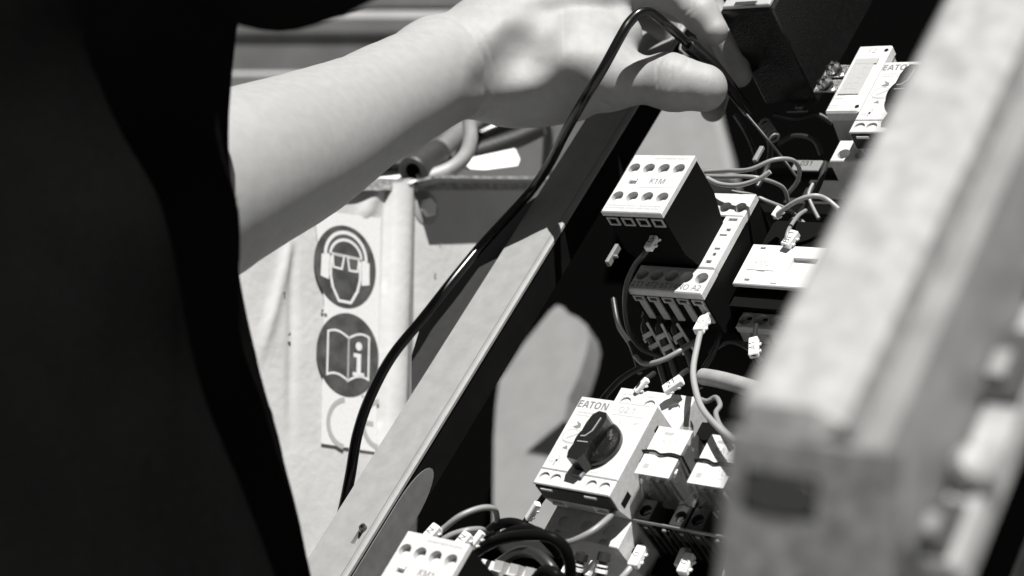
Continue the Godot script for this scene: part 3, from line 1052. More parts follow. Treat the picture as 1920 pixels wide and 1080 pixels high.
func motor_switch(label: String, at: Vector3, full: bool) -> Node3D:
	var o := thing("motor_switch", label, "motor switch", pw(at), pbasis)
	var b := MB.new()
	b.prism_x(PackedVector2Array([Vector2(-13, -24), Vector2(-13, -38), Vector2(-6, -75), Vector2(70, -75), Vector2(75, -40), Vector2(75, -23), Vector2(52.4, -23), Vector2(52.0, -1.2), Vector2(0.6, -1.2), Vector2(0.0, -12), Vector2(3.0, -24)]), 0, 45, 0.4)
	var body := part("body", b, M.pale_plastic, o)
	# front: lower row of small screws, knob field above
	var cs := []
	var xs := [4.6, 11.2, 32.8, 40.4]
	var cuts := [0.0, 7.9, 15.0, 28.6, 36.6, 45.0]
	cs.append([Vector2(0, 0), Vector2(7.9, 8.4), [4.6, 4.0, 2.9], 4.0])
	cs.append([Vector2(7.9, 0), Vector2(15.0, 8.4), [11.4, 4.0, 2.9], 4.0])
	cs.append([Vector2(15, 0), Vector2(28.6, 8.4), []])
	cs.append([Vector2(28.6, 0), Vector2(36.4, 8.4), [32.6, 4.0, 2.9], 4.0])
	cs.append([Vector2(36.4, 0), Vector2(45, 8.4), [40.2, 4.0, 2.9], 4.0])
	var c := MB.new()
	c.cover(Vector2(0, 0), Vector2(45, 8.5), 0, 1.1, cs, 0.4)
	var row := part("screw_row", c, M.pale_plastic, o)
	for x in [4.6, 11.4, 32.6, 40.2]:
		screw(row, V(x, 4.0, -2.6), rng.randf_range(0, 3), 0.95, M.bright_steel)
	c = MB.new()
	c.cover(Vector2(0, 8.8), Vector2(45, 52), 0, 1.1, [
		[Vector2(0, 8), Vector2(9, 16), [6.2, 12.8, 0.7, 1.9], 1.0],
		[Vector2(9, 8), Vector2(45, 16), []], [Vector2(0, 16), Vector2(45, 52), []]], 0.4)
	var fr := part("front_plate", c, M.pale_plastic, o)
	# print
	text(fr, "EATON", V(9.6, 47.6, 0.05), 4.0, M.ink, true)
	var p := MB.new()
	small_print(p, Vector2(3, 40.2), Vector2(16, 43.6), 0.04, 2)
	p.strip([Vector2(23, 44.2), Vector2(41, 44.2)], 0.3, 0, 0.05)
	p.strip([Vector2(23, 51.2), Vector2(41, 51.2)], 0.3, 0, 0.05)
	p.strip(arc(Vector2(7, 28.6), 5.0, 0, 330, 20, 4.2), 0.35, 0, 0.05)
	p.strip([Vector2(4.6, 27.0), Vector2(10.4, 30.6)], 1.0, 0, 0.05)
	p.strip([Vector2(3.2, 25.6), Vector2(10.0, 24.6)], 0.8, 0, 0.05)
	p.strip([Vector2(7, 18.6), Vector2(6.4, 16.8), Vector2(7.6, 15.6), Vector2(6.6, 14.8)], 0.35, 0, 0.05)
	p.strip(arc(Vector2(17.2, 17.0), 1.5, 0, 340, 16), 0.4, 0, 0.05)
	p.strip([Vector2(29.6, 42), Vector2(29.9, 39)], 0.4, 0, 0.05)
	p.strip([Vector2(37, 41), Vector2(39.4, 41)], 0.3, 0, 0.05)
	p.strip([Vector2(37, 40.2), Vector2(39.4, 40.2)], 0.3, 0, 0.05)
	p.strip([Vector2(24, 12.4), Vector2(29, 12.6), Vector2(33, 14.6)], 0.3, 0, 0.05)
	small_print(p, Vector2(28, 10.2), Vector2(33, 11.4), 0.04, 1)
	small_print(p, Vector2(2.0, 12.2), Vector2(4.8, 14), 0.04, 1)
	part("fine_print", p, M.ink_light, fr)
	p = MB.new()
	p.prism(poly([Vector2(5.4, 37.6), Vector2(8.6, 36.2), Vector2(9.4, 34.0), Vector2(7.4, 33.2), Vector2(4.6, 34.0), Vector2(7.0, 35.4)]), 0, 0.06)
	p.prism(poly([Vector2(5.4, 21.2), Vector2(8.8, 20.8), Vector2(7.6, 23.2)]), 0, 0.06)
	p.prism(poly([Vector2(31, 34.4), Vector2(32.6, 36.2), Vector2(33.0, 34.0), Vector2(32.2, 35.0)]), 0, 0.06)
	small_print(p, Vector2(16.0, 2.2), Vector2(27.6, 6.8), -0.26, 3)
	part("symbol_print", p, M.ink, fr)
	text(fr, "Q2.1" if full else "Q1", V(30.0, 47.4, 0.05), 2.4, M.ink_light, false)
	# rotary handle
	var k := MB.new()
	var kc := Vector2(25.0, 25.5)
	k.lathe(V(kc.x, kc.y, 0.1), V(0, 0, 1), [[0, 12.6], [2.4, 12.6], [3.6, 11.8], [4.4, 9.4], [4.8, 0]], 40)
	var kn := part("rotary_handle", k, M.black_gloss, fr)
	k = MB.new()
	k.prism(poly([Vector2(-3.0, -15.6), Vector2(3.2, -15.6), Vector2(4.6, -12), Vector2(4.2, -4), Vector2(5.0, 5), Vector2(4.4, 10), Vector2(2.2, 12.4), Vector2(-2.2, 12.4), Vector2(-4.4, 10), Vector2(-5.0, 5), Vector2(-4.2, -4), Vector2(-4.6, -12)]), 0.5, 10.5, 1.6)
	part("grip", k, M.black_gloss, kn, V(kc.x, kc.y, 0), Basis(Vector3(0, 0, 1), -0.1))
	k = MB.new()
	k.strip([Vector2(1.5, 9), Vector2(1.4, 1), Vector2(-0.6, -2.4), Vector2(-3.0, -3.0)], 0.6, 10.5, 10.9)
	k.strip([Vector2(-3.0, -6.0), Vector2(3.0, -5.2)], 0.5, 10.5, 10.8)
	part("pointer_groove", k, M.wire_pale, kn, V(kc.x, kc.y, 0), Basis(Vector3(0, 0, 1), -0.1))
	k = MB.new()
	k.prism(poly([Vector2(-3.2, -19), Vector2(3.0, -19), Vector2(3.0, -15.7), Vector2(-3.2, -15.7)]), 0.1, 2.2, 0.4)
	part("lock_tab", k, M.wire_grey, kn, V(kc.x, kc.y, 0), Basis(Vector3(0, 0, 1), -0.1))
	# upper terminals
	c = MB.new()
	c.cover(Vector2(0, 52.6), Vector2(45, 75), -21.8, 1.0, hole_row(7.0, 14.7, 3, 66.5, 3.2, Vector2(0, 52.6), Vector2(45, 75), 3.5), 0.4)
	var ut := part("upper_terminals", c, M.pale_plastic, o)
	for i in 3:
		screw(ut, V(7.0 + 14.7 * i, 66.5, -23.4), 0.6 + i * 0.3, 1.1)
	p = MB.new()
	for i in 3:
		small_print(p, Vector2(4.0 + 14.7 * i, 70.4), Vector2(9 + 14.7 * i, 72.4), -21.75, 1)
	part("fine_print", p, M.ink_light, ut)
	# side slots of the body (right side)
	for q in [[44, -8, 1.8, 1.4], [29, -9, 4.0, 1.6], [6.5, -12, 3.6, 2.0]]:
		var sl := MB.new()
		sl.box(V(44.6, q[0] - q[2], q[1] - q[3]), V(45.12, q[0] + q[2], q[1] + q[3]), 0.1)
		part("side_slot", sl, M.hole_dark, o)
	# dark underside of the front with clip frames
	var u := MB.new()
	u.box(V(0.8, -0.5, -11.5), V(44.2, 0.5, -1.6), 0.2)
	part("dark_underside", u, M.dark_plastic, o)
	for x in [4.0, 30.0]:
		var f := MB.new()
		f.box(V(x, -1.4, -3.6), V(x + 7, -0.2, -2.0), 0.2)
		part("clip_tab", f, M.print_white, o)
		f = MB.new()
		for q in [[0.0, 1.0, -17.0, -10.0], [8.0, 9.0, -17.0, -10.0], [1.0, 8.0, -17.0, -15.8], [1.0, 8.0, -11.2, -10.0]]:
			f.box(V(x + q[0] - 1, -0.4, q[2]), V(x + q[1] - 1, 1.2, q[3]), 0.15)
		part("clip_frame", f, M.print_white, o)
	# lower terminals
	c = MB.new()
	var lc := hole_row(8.2, 13.6, 3, -4.6, 3.0, Vector2(0, -9.2), Vector2(45, 3), 4.0)
	for i in 3:
		var x0: float = [0.0, 15.0, 28.6][i]
		var x1: float = [15.0, 28.6, 45.0][i]
		lc.append([Vector2(x0, -13), Vector2(x1, -9.2), [8.4 + 13.6 * i, -11.0, 1.9, 1.2], 2.0])
	c.cover(Vector2(0, -13), Vector2(45, 3), -22.9, 1.0, lc, 0.4)
	var lt := part("lower_terminals", c, M.pale_plastic, o)
	for i in 3:
		screw(lt, V(8.2 + 13.6 * i, -4.6, -24.4), 0.9 + i * 0.4, 1.05)
	p = MB.new()
	p.box(V(44.9, -8.2, -37), V(45.1, -5.6, -33), 0.05)
	part("side_window", p, M.hole_dark, o)
	return o

func relay(label: String, at: Vector3) -> void:
	var o := thing("plug_relay", label, "relay", pw(at), pbasis, "plug-in relays in black sockets")
	var w := 20.5
	var h := 28.5
	var c := MB.new()
	c.box(V(0, 0, -26), V(w, h, 0), 0.8)
	part("clear_cover", c, M.clear_cover, o)
	var l := MB.new()
	l.prism(poly([Vector2(0.8, 13.4), Vector2(w - 0.8, 13.4), Vector2(w - 0.8, h - 0.8), Vector2(0.8, h - 0.8)]), 0.02, 0.14)
	var la := part("upper_label", l, M.print_white, o)
	l = MB.new()
	l.prism(poly([Vector2(0.8, 0.8), Vector2(w - 0.8, 0.8), Vector2(w - 0.8, 11.8), Vector2(0.8, 11.8)]), 0.02, 0.14)
	var lb := part("lower_label", l, M.print_white, o)
	var p := MB.new()
	p.prism(poly([Vector2(5.6, 23.4), Vector2(10.4, 23.4), Vector2(10.4, 25.2), Vector2(5.6, 25.2)]), 0.14, 0.2)
	small_print(p, Vector2(4, 15), Vector2(17, 16), 0.18, 1)
	part("fine_print", p, M.ink_light, la)
	text(la, "KA1", V(10.4, 19.8, 0.16), 2.2, M.ink_light, false)
	p = MB.new()
	p.prism(poly([Vector2(3.4, 4.0), Vector2(6.4, 4.0), Vector2(6.4, 6.8), Vector2(3.4, 6.8)]), 0.14, 0.2)
	for k in 6:
		p.strip([Vector2(8.2 + k * 1.9, 10), Vector2(8.2 + k * 1.9, 7.4), Vector2(9.2 + k * 1.9, 6.8)], 0.3, 0.14, 0.2)
	small_print(p, Vector2(8.0, 4.4), Vector2(17, 5.4), 0.18, 1)
	part("fine_print", p, M.ink_light, lb)
	# works inside the clear cover
	var k := MB.new()
	k.box(V(3, 3.5, -25), V(w - 3, 25, -9), 0.6)
	var wk := part("coil", k, M.dark_plastic, o)
	k = MB.new()
	for i in 3:
		k.box(V(4.0 + i * 5.2, 1.4, -22), V(6.4 + i * 5.2, 3.4, -5), 0.2)
	k.box(V(16.5, 6, -20), V(18.6, 22, -3), 0.2)
	k.box(V(16.8, 4, -8), V(19.2, 10, -4), 0.2)
	part("contact_springs", k, M.bright_steel, wk)
	# retaining wire across the middle
	var b := MB.new()
	b.tube([V(-1.2, 13.6, -12), V(-1.0, 13.2, -1), V(0.4, 12.8, 0.9), V(5.5, 13.4, 1.0), V(9.5, 12.2, 1.1), V(11.0, 12.2, 1.1), V(15.4, 13.2, 1.0), V(w + 0.2, 12.6, 0.9), V(w + 1.0, 12.4, -1.5), V(w + 1.6, 9.0, -24)], 0.62, 0.62, 8, 5)
	part("retaining_wire", b, M.black_gloss, o)
	# clear latch at the top edge
	b = MB.new()
	b.box(V(10.6, h - 3.2, 0.2), V(w - 0.6, h - 0.4, 2.6), 0.5)
	part("clear_latch", b, M.clear_cover, o)

func socket(label: String, at: Vector3) -> void:
	var o := thing("relay_socket", label, "relay socket", pw(at), pbasis)
	var b := MB.new()
	# at = front face of the low terminal step, lower left
	b.box(V(0, 0, -50), V(28.2, 66, -12), 0.6)
	part("body", b, M.black_plastic, o)
	for x in [0.3, 19.6]:
		var c := MB.new()
		c.cover(Vector2(x, 0), Vector2(x + 8.4, 11.5), 0, 13, [[Vector2(x, 0), Vector2(x + 8.4, 11.5), [x + 4.2, 5.2, 3.1], 5.0]], 0.4)
		var t := part("terminal_tower", c, M.dark_plastic, o)
		screw(t, V(x + 4.2, 5.2, -2.8), 0.4 + x, 0.95)
		c = MB.new()
		c.prism_x(PackedVector2Array([Vector2(11.5, 0), Vector2(24, -6), Vector2(24, -14), Vector2(11.5, -14)]), x, x + 1.6)
		part("tower_rib", c, M.dark_plastic, o)
	b = MB.new()
	b.box(V(0, -0.6, -2.4), V(28.2, 0.2, -0.4), 0.2)
	part("edge_strip", b, M.wire_grey, o)
	for i in 7:
		b = MB.new()
		b.box(V(1.4 + i * 4.0, -0.7, -26), V(2.4 + i * 4.0, 0.1, -5), 0.1)
		part("front_rib", b, M.dark_plastic, o)
	for x in [4, 14, 24]:
		b = MB.new()
		b.box(V(x, -0.9, -6.0), V(x + 2.0, 0.1, -4.8), 0.1)
		part("bright_pin", b, M.wire_pale, o)
	# lower storey
	b = MB.new()
	b.box(V(0, -26, -50), V(28.2, -1, -30), 0.6)
	part("lower_body", b, M.black_plastic, o)
	var c2 := MB.new()
	c2.cover(Vector2(0.4, -26), Vector2(27.8, -12), -28, 2, hole_row(5, 9, 3, -19, 3.0, Vector2(0.4, -26), Vector2(27.8, -12), 4.0), 0.3)
	var lt := part("lower_terminals", c2, M.dark_plastic, o)
	for i in 3:
		screw(lt, V(5 + 9 * i, -19, -30.5), 0.5 * i, 0.9)

func devices() -> void:
	# carrier rails across the box
	var n := 0
	for y in [34.0, -92.0, -180.0, 142.0]:
		var d := MB.new()
		d.box(V(0, -17, -7.5), V(190, -12, 0), 0.3)
		d.box(V(0, 12, -7.5), V(190, 17, 0), 0.3)
		d.box(V(0, -12.2, -7.5), V(190, 12.2, -6.4), 0.3)
		solo("carrier_rail", d, M.dark_plastic, ["dark carrier rail behind the middle contactor row", "dark carrier rail behind the rotary motor switch and relays", "dark carrier rail behind the lowest terminal block", "dark carrier rail behind the uppermost fuse block"][n], "rail", pw(V(-30, y, -69)), pbasis)
		n += 1
	# middle contactor with its auxiliary block
	var k := contactor("contactor", "middle contactor with pale eight-hole block clipped on its front", V(0, 0, 0))
	contactor_face(k, true)
	aux_block(k, V(-0.5, 12.6, 43.5), "K1M")
	# lowest contactor, only its block in view
	k = contactor("contactor", "contactor marked KM1 at the bottom edge with pale terminal block", V(0, -232, 0))
	contactor_face(k, false)
	aux_block(k, V(-0.5, 12.4, 43.5), "KM1")
	# right contactor with flat cover marked KM2
	var o := thing("contactor", "contactor with flat pale cover marked KM2, half hidden by the blurred frame", "contactor", pw(V(47.4, -2, -14)), pbasis)
	var b := MB.new()
	b.prism_x(PackedVector2Array([Vector2(12, -6), Vector2(70, -6), Vector2(70, -61), Vector2(8, -61), Vector2(8, -34), Vector2(20, -18)]), 0.3, 44.6)
	part("body", b, M.black_plastic, o)
	b = MB.new()
	b.cover(Vector2(0, 21.6), Vector2(45, 48.4), 0, 2.4, [
		[Vector2(0, 21), Vector2(12, 30), [7.2, 24.6, 1.6, 0.8], 1.2], [Vector2(12, 21), Vector2(30, 30), [22.8, 23.4, 1.8, 0.4], 1.2], [Vector2(30, 21), Vector2(45, 30), []],
		[Vector2(0, 30), Vector2(24, 41), []], [Vector2(24, 30), Vector2(45, 41), [34, 36, 7.0, 4.6], 2.2],
		[Vector2(0, 41), Vector2(13, 49), [7.0, 45.8, 1.6, 0.8], 1.2], [Vector2(13, 41), Vector2(45, 49), []]], 0.5)
	var cv := part("flat_cover", b, M.print_white, o)
	b = MB.new()
	b.strip([Vector2(4, 31.2), Vector2(20, 31.2)], 0.5, 0, 0.08)
	b.prism(poly([Vector2(10, 30.4), Vector2(15, 30.4), Vector2(14, 31.2), Vector2(11, 31.2)]), 0, 0.08)
	part("label_edge", b, M.ink, cv)
	text(cv, "KM2", V(11.0, 36.0, 0.05), 2.6, M.ink_light, false)
	b = MB.new()
	b.cover(Vector2(0, 8.5), Vector2(45, 18.6), -18.2, 4, hole_row(3.6, 9.0, 5, 14.0, 3.7, Vector2(-1, 8.5), Vector2(45, 18.6), 9.0), 0.4)
	part("lower_terminals", b, M.pale_plastic, o)
	for i in 5:
		var cp := MB.new()
		cp.prism_x(PackedVector2Array([Vector2(8.6, -22.4), Vector2(16, -22.4), Vector2(14, -27), Vector2(8.0, -29)]), 0.6 + i * 9.0, 6.4 + i * 9.0)
		part("clamp_mouth", cp, M.grey_plastic, o)
	# row with the rotary switch
	motor_switch("motor protection switch with black rotary handle in full view, beside the relays", V(7, -118.7, -2.9), true)
	var rx := [56.3, 85.6]
	relay("left one of two clear plug-in relays, right beside the rotary switch", V(56.3, -104.0, -5))
	relay("right one of two clear plug-in relays, cut by the blurred frame", V(85.4, -104.4, -5))
	socket("black two-storey relay socket touching the rotary switch", V(53.2, -115.8, -24))
	socket("black two-storey relay socket half behind the blurred frame", V(82.0, -115.8, -24))
	# top right row: fuse unit, and a second rotary switch
	var f := thing("fuse_unit", "narrow pale unit with printed fuse sign at upper right, left of frame", "fuse unit", pw(V(59.2, 127, 0)), pbasis)
	b = MB.new()
	b.box(V(0, 0, -7), V(19.6, 51, 0), 1.0)
	var fb := part("front_cover", b, M.pale_plastic, f)
	b = MB.new()
	b.box(V(2.6, 13, 0.1), V(14.6, 40, 0.5), 0.15)
	part("label_field", b, M.grey_plastic, fb)
	b = MB.new()
	b.prism(poly([Vector2(3.2, 36), Vector2(16.2, 36), Vector2(16.2, 40), Vector2(3.2, 40)]), 0.5, 0.56)
	b.strip([Vector2(9.4, 25), Vector2(12.6, 25), Vector2(12.6, 33), Vector2(9.4, 33)], 0.4, 0.5, 0.56, true)
	b.strip([Vector2(11, 26), Vector2(11.4, 29.5), Vector2(10.6, 29.5), Vector2(11, 32)], 0.35, 0.5, 0.56)
	for q in [4.8, 9.0]:
		b.strip([Vector2(q, 17), Vector2(q + 3, 17), Vector2(q + 3.6, 19.2), Vector2(q + 3, 21.4), Vector2(q, 21.4)], 0.4, 0.5, 0.56, true)
	small_print(b, Vector2(0.8, 9.0), Vector2(7, 16), 0.06, 3)
	small_print(b, Vector2(1, 2.4), Vector2(6.6, 5.6), 0.06, 2)
	part("symbol_print", b, M.ink_light, fb)
	text(fb, "F2", V(9.6, 46.4, 0.05), 2.4, M.ink_light, false)
	for y in [4.0, 46.5]:
		b = MB.new()
		b.lathe(V(17.6, y, 0.02), V(0, 0, 1), [[0, 1.2], [0.12, 1.2], [0.12, 0]], 14)
		part("rivet_hole", b, M.hole_dark, fb)
	b = MB.new()
	b.prism_x(PackedVector2Array([Vector2(2, -7.1), Vector2(49, -7.1), Vector2(49, -75), Vector2(-6, -75), Vector2(-6, -40), Vector2(0, -24)]), 0.8, 18.8)
	part("body", b, M.grey_plastic, f)
	# steel terminal screws on its left
	for q in [[-15.9, 43.5, -10], [-16.5, 32, -10]]:
		b = MB.new()
		b.lathe(V(q[0], q[1], q[2]), V(-0.35, 0, 0.94), [[0, 4.4], [1.2, 4.4], [3.0, 3.6], [3.8, 0.0]], 20)
		var sc := part("terminal_screw", b, M.bright_steel, f)
		b = MB.new()
		b.box(V(-2.9, -0.5, 3.2), V(2.9, 0.5, 4.1), 0.1)
		b.box(V(-0.5, -2.9, 3.2), V(0.5, 2.9, 4.1), 0.1)
		part("cross_recess", b, M.dark_plastic, sc, V(q[0], q[1], q[2]), Basis(Vector3(0, 1, 0), -0.36))
		b = MB.new()
		b.box(V(q[0] - 6, q[1] - 5, q[2] - 1.6), V(q[0] + 16.6, q[1] + 4.4, q[2] - 0.4), 0.3)
		part("terminal_lug", b, M.bright_steel, f)
	var lt := MB.new()
	lt.cover(Vector2(7.6, -22.6), Vector2(30.6, -7), -13, 40, hole_row(13.8, 10.4, 2, -17.4, 3.4, Vector2(7.6, -22.6), Vector2(30.6, -12), 6.0) + [[Vector2(7.6, -12), Vector2(30.6, -7), []]], 0.5)
	part("lower_terminals", lt, M.pale_plastic, f)
	motor_switch("second motor switch at upper right, mostly hidden behind the blurred frame", V(79.6, 112.2, 0), false)
	# large black relay at the top edge
	var bb := thing("black_component", "tall glossy black component at the top edge right of the fingers", "electrical component", pw(V(-6, 165, -30)), pbasis)
	b = MB.new()
	b.box(V(0, 0, 0), V(33.5, 90, 69), 0.9)
	part("housing", b, M.black_gloss, bb)
	b = MB.new()
	b.box(V(2, 1.5, 69.1), V(31.5, 7.5, 71.5), 0.5)
	b.box(V(2, 14.5, 69.1), V(31.5, 30, 71.5), 0.5)
	b.box(V(24, 7.5, 69.1), V(31.5, 14.5, 71.5), 0.5)
	var fl := part("flange", b, M.grey_plastic, bb)
	b = MB.new()
	b.box(V(10, 1.0, 71.6), V(24, 4.0, 72.4), 0.2)
	part("bright_lug", b, M.bright_steel, fl)

func wires() -> void:
	# ---- wires leaving the middle contactor to the right
	var g1 := "grey wires looping right of the middle contactor"
	wire("control_wire", "topmost grey wire arching right from behind the middle eight-hole block", [V(14.4,75.1,8), V(26.4,76.1,8), V(42.2,75.2,10), V(53.2,82.2,10), V(58.9,88.2,4), V(57.9,91.2,-6), V(52.1,91.6,-16), V(42.2,93.3,-26)], 1.15, M.wire_grey, g1)
	wire("control_wire", "short straight grey wire just under the topmost arching wire", [V(11,77.7,2), V(23,77.6,2), V(35.8,77.9,2), V(43.4,80.1,-2), V(45.6,87.6,-16), V(45.2,86.4,-26)], 1.1, M.wire_grey, g1)
	wire("control_wire", "grey wire sagging in a shallow bow and ending bare above the strip", [V(16.1,72.4,6), V(27.7,66.5,8), V(41,64.2,10), V(51.9,66.3,12), V(58.5,70.1,14)], 1.2, M.wire_pale, g1)
	wire("control_wire", "thin grey wire falling right from the top of the contactor strip", [V(24.9,74.3,-6), V(36.4,74.2,-8), V(44.5,73.8,-12), V(50.8,78.6,-24), V(49.9,82.6,-36)], 1.1, M.wire_grey, g1)
	var w := wire("control_wire", "pale grey wire in white sleeve arching up to the frame edge", [V(56.6,59.3,-8), V(62.8,61.7,-4), V(72.2,64.8,0), V(79.4,67.6,0), V(83.8,69.1,-4), V(89.9,66.6,-8)], 1.25, M.wire_pale, g1)
	marker(w, V(0, 0, 0), V(0.5, 0.9, 0.4), "", V(3.8, 6.0, 3.8))
	wire("control_wire", "dark grey wire curling behind the sleeve above the KM2 cover", [V(39.6,80.1,-40), V(47.5,82.5,-34), V(57.9,75.5,-30), V(57.6,73.5,-36), V(46.1,76.5,-44)], 1.1, M.wire_grey, g1)
	wire("control_wire", "grey wire rising steeply at left of the blurred frame", [V(56.8,88.6,-40), V(50.3,96.1,-38), V(46.6,101.8,-36), V(45.8,109.7,-36)], 1.0, M.wire_grey, g1)
	wire("control_wire", "thin dark wire climbing past the black component to the hand", [V(42.2,105.7,-30), V(28.8,117.5,-26), V(20.5,122.8,-16), V(7.1,132,-6)], 0.7, M.wire_dark)
	var bl := wire("control_wire", "short wire with white marker reading BL1 above the KM2 cover", [V(68,43.9,-12), V(67.3,50,-10), V(65.2,57.2,-12), V(58.2,73.6,-22), V(51.3,88.5,-34)], 1.1, M.wire_grey)
	marker(bl, V(0, 0, 0), V(0.25, 1, 0.05), "BL1", V(5.0, 9.5, 4.0))
	for q in [[1388, 372, 1400, 352, 0], [1440, 408, 1470, 400, 1], [1515, 440, 1545, 462, 2], [1546, 455, 1520, 470, 3]]:
		pass
	var gt := thing("terminal_clip", "loose white plastic clip lying among the wires by the frame", "clip", pw(V(64.8,68.3,-30)), pbasis)
	var cm := MB.new()
	cm.box(V(0, 0, 0), V(6, 3, 3), 0.4)
	cm.box(V(0, 3, 0), V(1.6, 6, 3), 0.3)
	part("clip_body", cm, M.tag_white, gt)
	var pl := MB.new()
	pl.box(V(0, 0, 0), V(17, 8, 1.2), 0.3)
	var lab := solo("label_plate", pl, M.wire_grey, "small grey label plate above the wire bundle", "label", pw(V(25.2,122.3,-40)), pbasis)
	text(lab, "031", V(8, 5.4, 1.25), 2.6, M.ink_black, false)
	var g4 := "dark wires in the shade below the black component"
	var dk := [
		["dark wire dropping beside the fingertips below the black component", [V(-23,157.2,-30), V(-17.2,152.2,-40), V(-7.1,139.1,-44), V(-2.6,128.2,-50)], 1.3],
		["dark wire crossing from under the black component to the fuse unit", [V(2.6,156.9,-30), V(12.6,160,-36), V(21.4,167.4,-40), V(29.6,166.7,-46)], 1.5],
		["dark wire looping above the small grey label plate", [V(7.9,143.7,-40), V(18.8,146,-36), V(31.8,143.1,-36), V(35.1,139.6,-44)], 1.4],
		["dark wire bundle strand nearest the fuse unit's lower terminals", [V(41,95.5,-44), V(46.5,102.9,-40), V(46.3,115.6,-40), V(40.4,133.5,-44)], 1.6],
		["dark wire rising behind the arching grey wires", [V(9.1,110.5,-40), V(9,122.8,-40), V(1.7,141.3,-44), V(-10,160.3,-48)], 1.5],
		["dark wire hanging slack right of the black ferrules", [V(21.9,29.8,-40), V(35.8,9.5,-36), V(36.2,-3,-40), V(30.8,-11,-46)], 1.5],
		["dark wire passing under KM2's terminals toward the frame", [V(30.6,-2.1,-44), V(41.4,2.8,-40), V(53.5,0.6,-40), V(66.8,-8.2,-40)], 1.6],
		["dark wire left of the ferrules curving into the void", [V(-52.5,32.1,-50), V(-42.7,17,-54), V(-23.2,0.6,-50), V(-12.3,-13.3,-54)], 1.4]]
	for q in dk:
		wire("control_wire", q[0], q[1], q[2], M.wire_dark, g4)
	var co := thing("wire_coil", "short striped coil of wire end in the dark under the black component", "wire coil", pw(V(-1.8,151.4,-30)), pbasis)
	var cp: Vector3 = V(12.3,137,-30) - V(-1.8,151.4,-30)
	var ch := MB.new()
	var hp := []
	var hx := cp.normalized().cross(V(0, 0, 1)).normalized()
	var hy := cp.normalized().cross(hx)
	for k in 45:
		var an := TAU * k / 9.0
		hp.append(cp * (k / 44.0) + (hx * cos(an) + hy * sin(an)) * 3.0)
	ch.tube(hp, 0.8, 0.8, 8, 1)
	part("winding", ch, M.wire_grey, co)
	var gl := thing("terminal_clip", "tiny bright metal clip between the black component and the fuse unit", "clip", pw(V(15.5,160.6,-30)), pbasis)
	ch = MB.new()
	ch.box(V(0, 0, 0), V(4.5, 2.4, 1.6), 0.3)
	ch.box(V(-5, -2, -0.6), V(8, -0.6, 0.4), 0.2)
	part("clip_body", ch, M.bright_steel, gl)
	var po := MB.new()
	po.box(V(0, 0, 0), V(2.6, 11, 2.4), 0.4)
	solo("terminal_pin", po, M.wire_grey, "small upright grey pin behind the topmost arching wire", "pin", pw(V(15.8,109,-20)), pbasis)
	# ---- centre: wire with marker G, hanging left of the lower terminals
	w = wire("control_wire", "dark wire with white marker hanging left of the contactor's lower terminals", [V(22.1,19,24), V(21.9,10.7,24), V(19.4,4.9,22), V(10.1,3.7,14), V(2.3,-0.2,4), V(-4.8,-3,-10), V(-4.5,-10,-22), V(2.6,-15,-30), V(8.9,-12.3,-38)], 1.45, M.wire_dark)
	marker(w, V(23,5.2,25) - V(22.1,19,24), V(22.1,19,24) - V(22.2,6.5,24), "G-", V(4.4, 11, 3.6), Vector3(0, 0, 1))
	wire("control_wire", "grey wire curving under the three black ferrules", [V(0.7,-19.9,-30), V(10,-25.4,-28), V(20.7,-23.7,-26), V(28.4,-16.5,-26), V(30.4,-6.7,-30)], 1.35, M.wire_grey)
	w = wire("control_wire", "grey wire with white marker 0 dropping from the contactor to the switch", [V(42.9,-0.8,-14), V(43.8,-7.5,-13), V(49.8,-23.1,-10), V(56.1,-39,-8), V(63.9,-51,-6), V(76.6,-65.1,-2), V(94.1,-78,4), V(110.1,-87.6,8)], 1.5, M.wire_pale)
	marker(w, V(45.5,-14.9,-11) - V(42.9,-0.8,-14), V(42.9,-0.8,-14) - V(45.5,-14.9,-11), "0", V(5.0, 11.5, 4.2))
	var ne := 0
	for x in [1216, 1242, 1269]:
		pass
	var feet := [[V(-0.3,7.1,-22), V(0.8,-5.3,-26), V(4.5,-9,-34)], [V(8.9,6.8,-22), V(9.8,-5.1,-26), V(13.4,-9.5,-34)], [V(18,6.6,-22), V(19.6,-4.8,-26), V(25.3,-9.6,-34)]]
	var nm := ["leftmost", "middle", "rightmost"]
	for i in 3:
		var a: Vector3 = feet[i][0]
		var c: Vector3 = feet[i][1]
		var d: Vector3 = feet[i][2]
		var lw := wire("power_wire", "%s of three black power wires with white comb tags under the contactor" % nm[i], [a, a.lerp(c, 0.5), c, d, d + V(6, -12, -16)], 2.0, M.wire_dark, "black power wires under the middle contactor")
		var fe := MB.new()
		fe.tube([V(0, 0, 0), (c - a) * 0.55], 3.0, 3.3, 16, 1)
		part("ferrule_collar", fe, M.dark_plastic, lw)
		# comb-like marker carrier
		var cb := MB.new()
		var y := (d - c).normalized()
		var xx := y.cross(V(0, 0, 1)).normalized()
		var zz := xx.cross(y)
		cb.box(V(-3.6, -3, 1.6), V(-2.2, 14.5, 3.2), 0.25)
		for yy in [1.5, 8.0]:
			cb.box(V(-2.3, yy, 1.5), V(2.6, yy + 2.6, 3.2), 0.3)
			cb.box(V(2.0, yy + 1.6, 1.5), V(3.2, yy + 4.4, 3.2), 0.3)
		part("comb_tag", cb, M.print_white, lw, c - a, Basis(xx, y, zz))
	# small clip glimpsed between rail and contactor
	var sc := thing("terminal_clip", "small grey clip alone in the dark between the rail and the contactor", "clip", pw(V(-29.6,21.7,-10)), pbasis)
	cm = MB.new()
	cm.box(V(0, 0, 0), V(2.2, 13, 4), 0.3)
	cm.box(V(2.2, 5, 1), V(4.6, 6.4, 3), 0.3)
	part("clip_body", cm, M.wire_grey, sc)
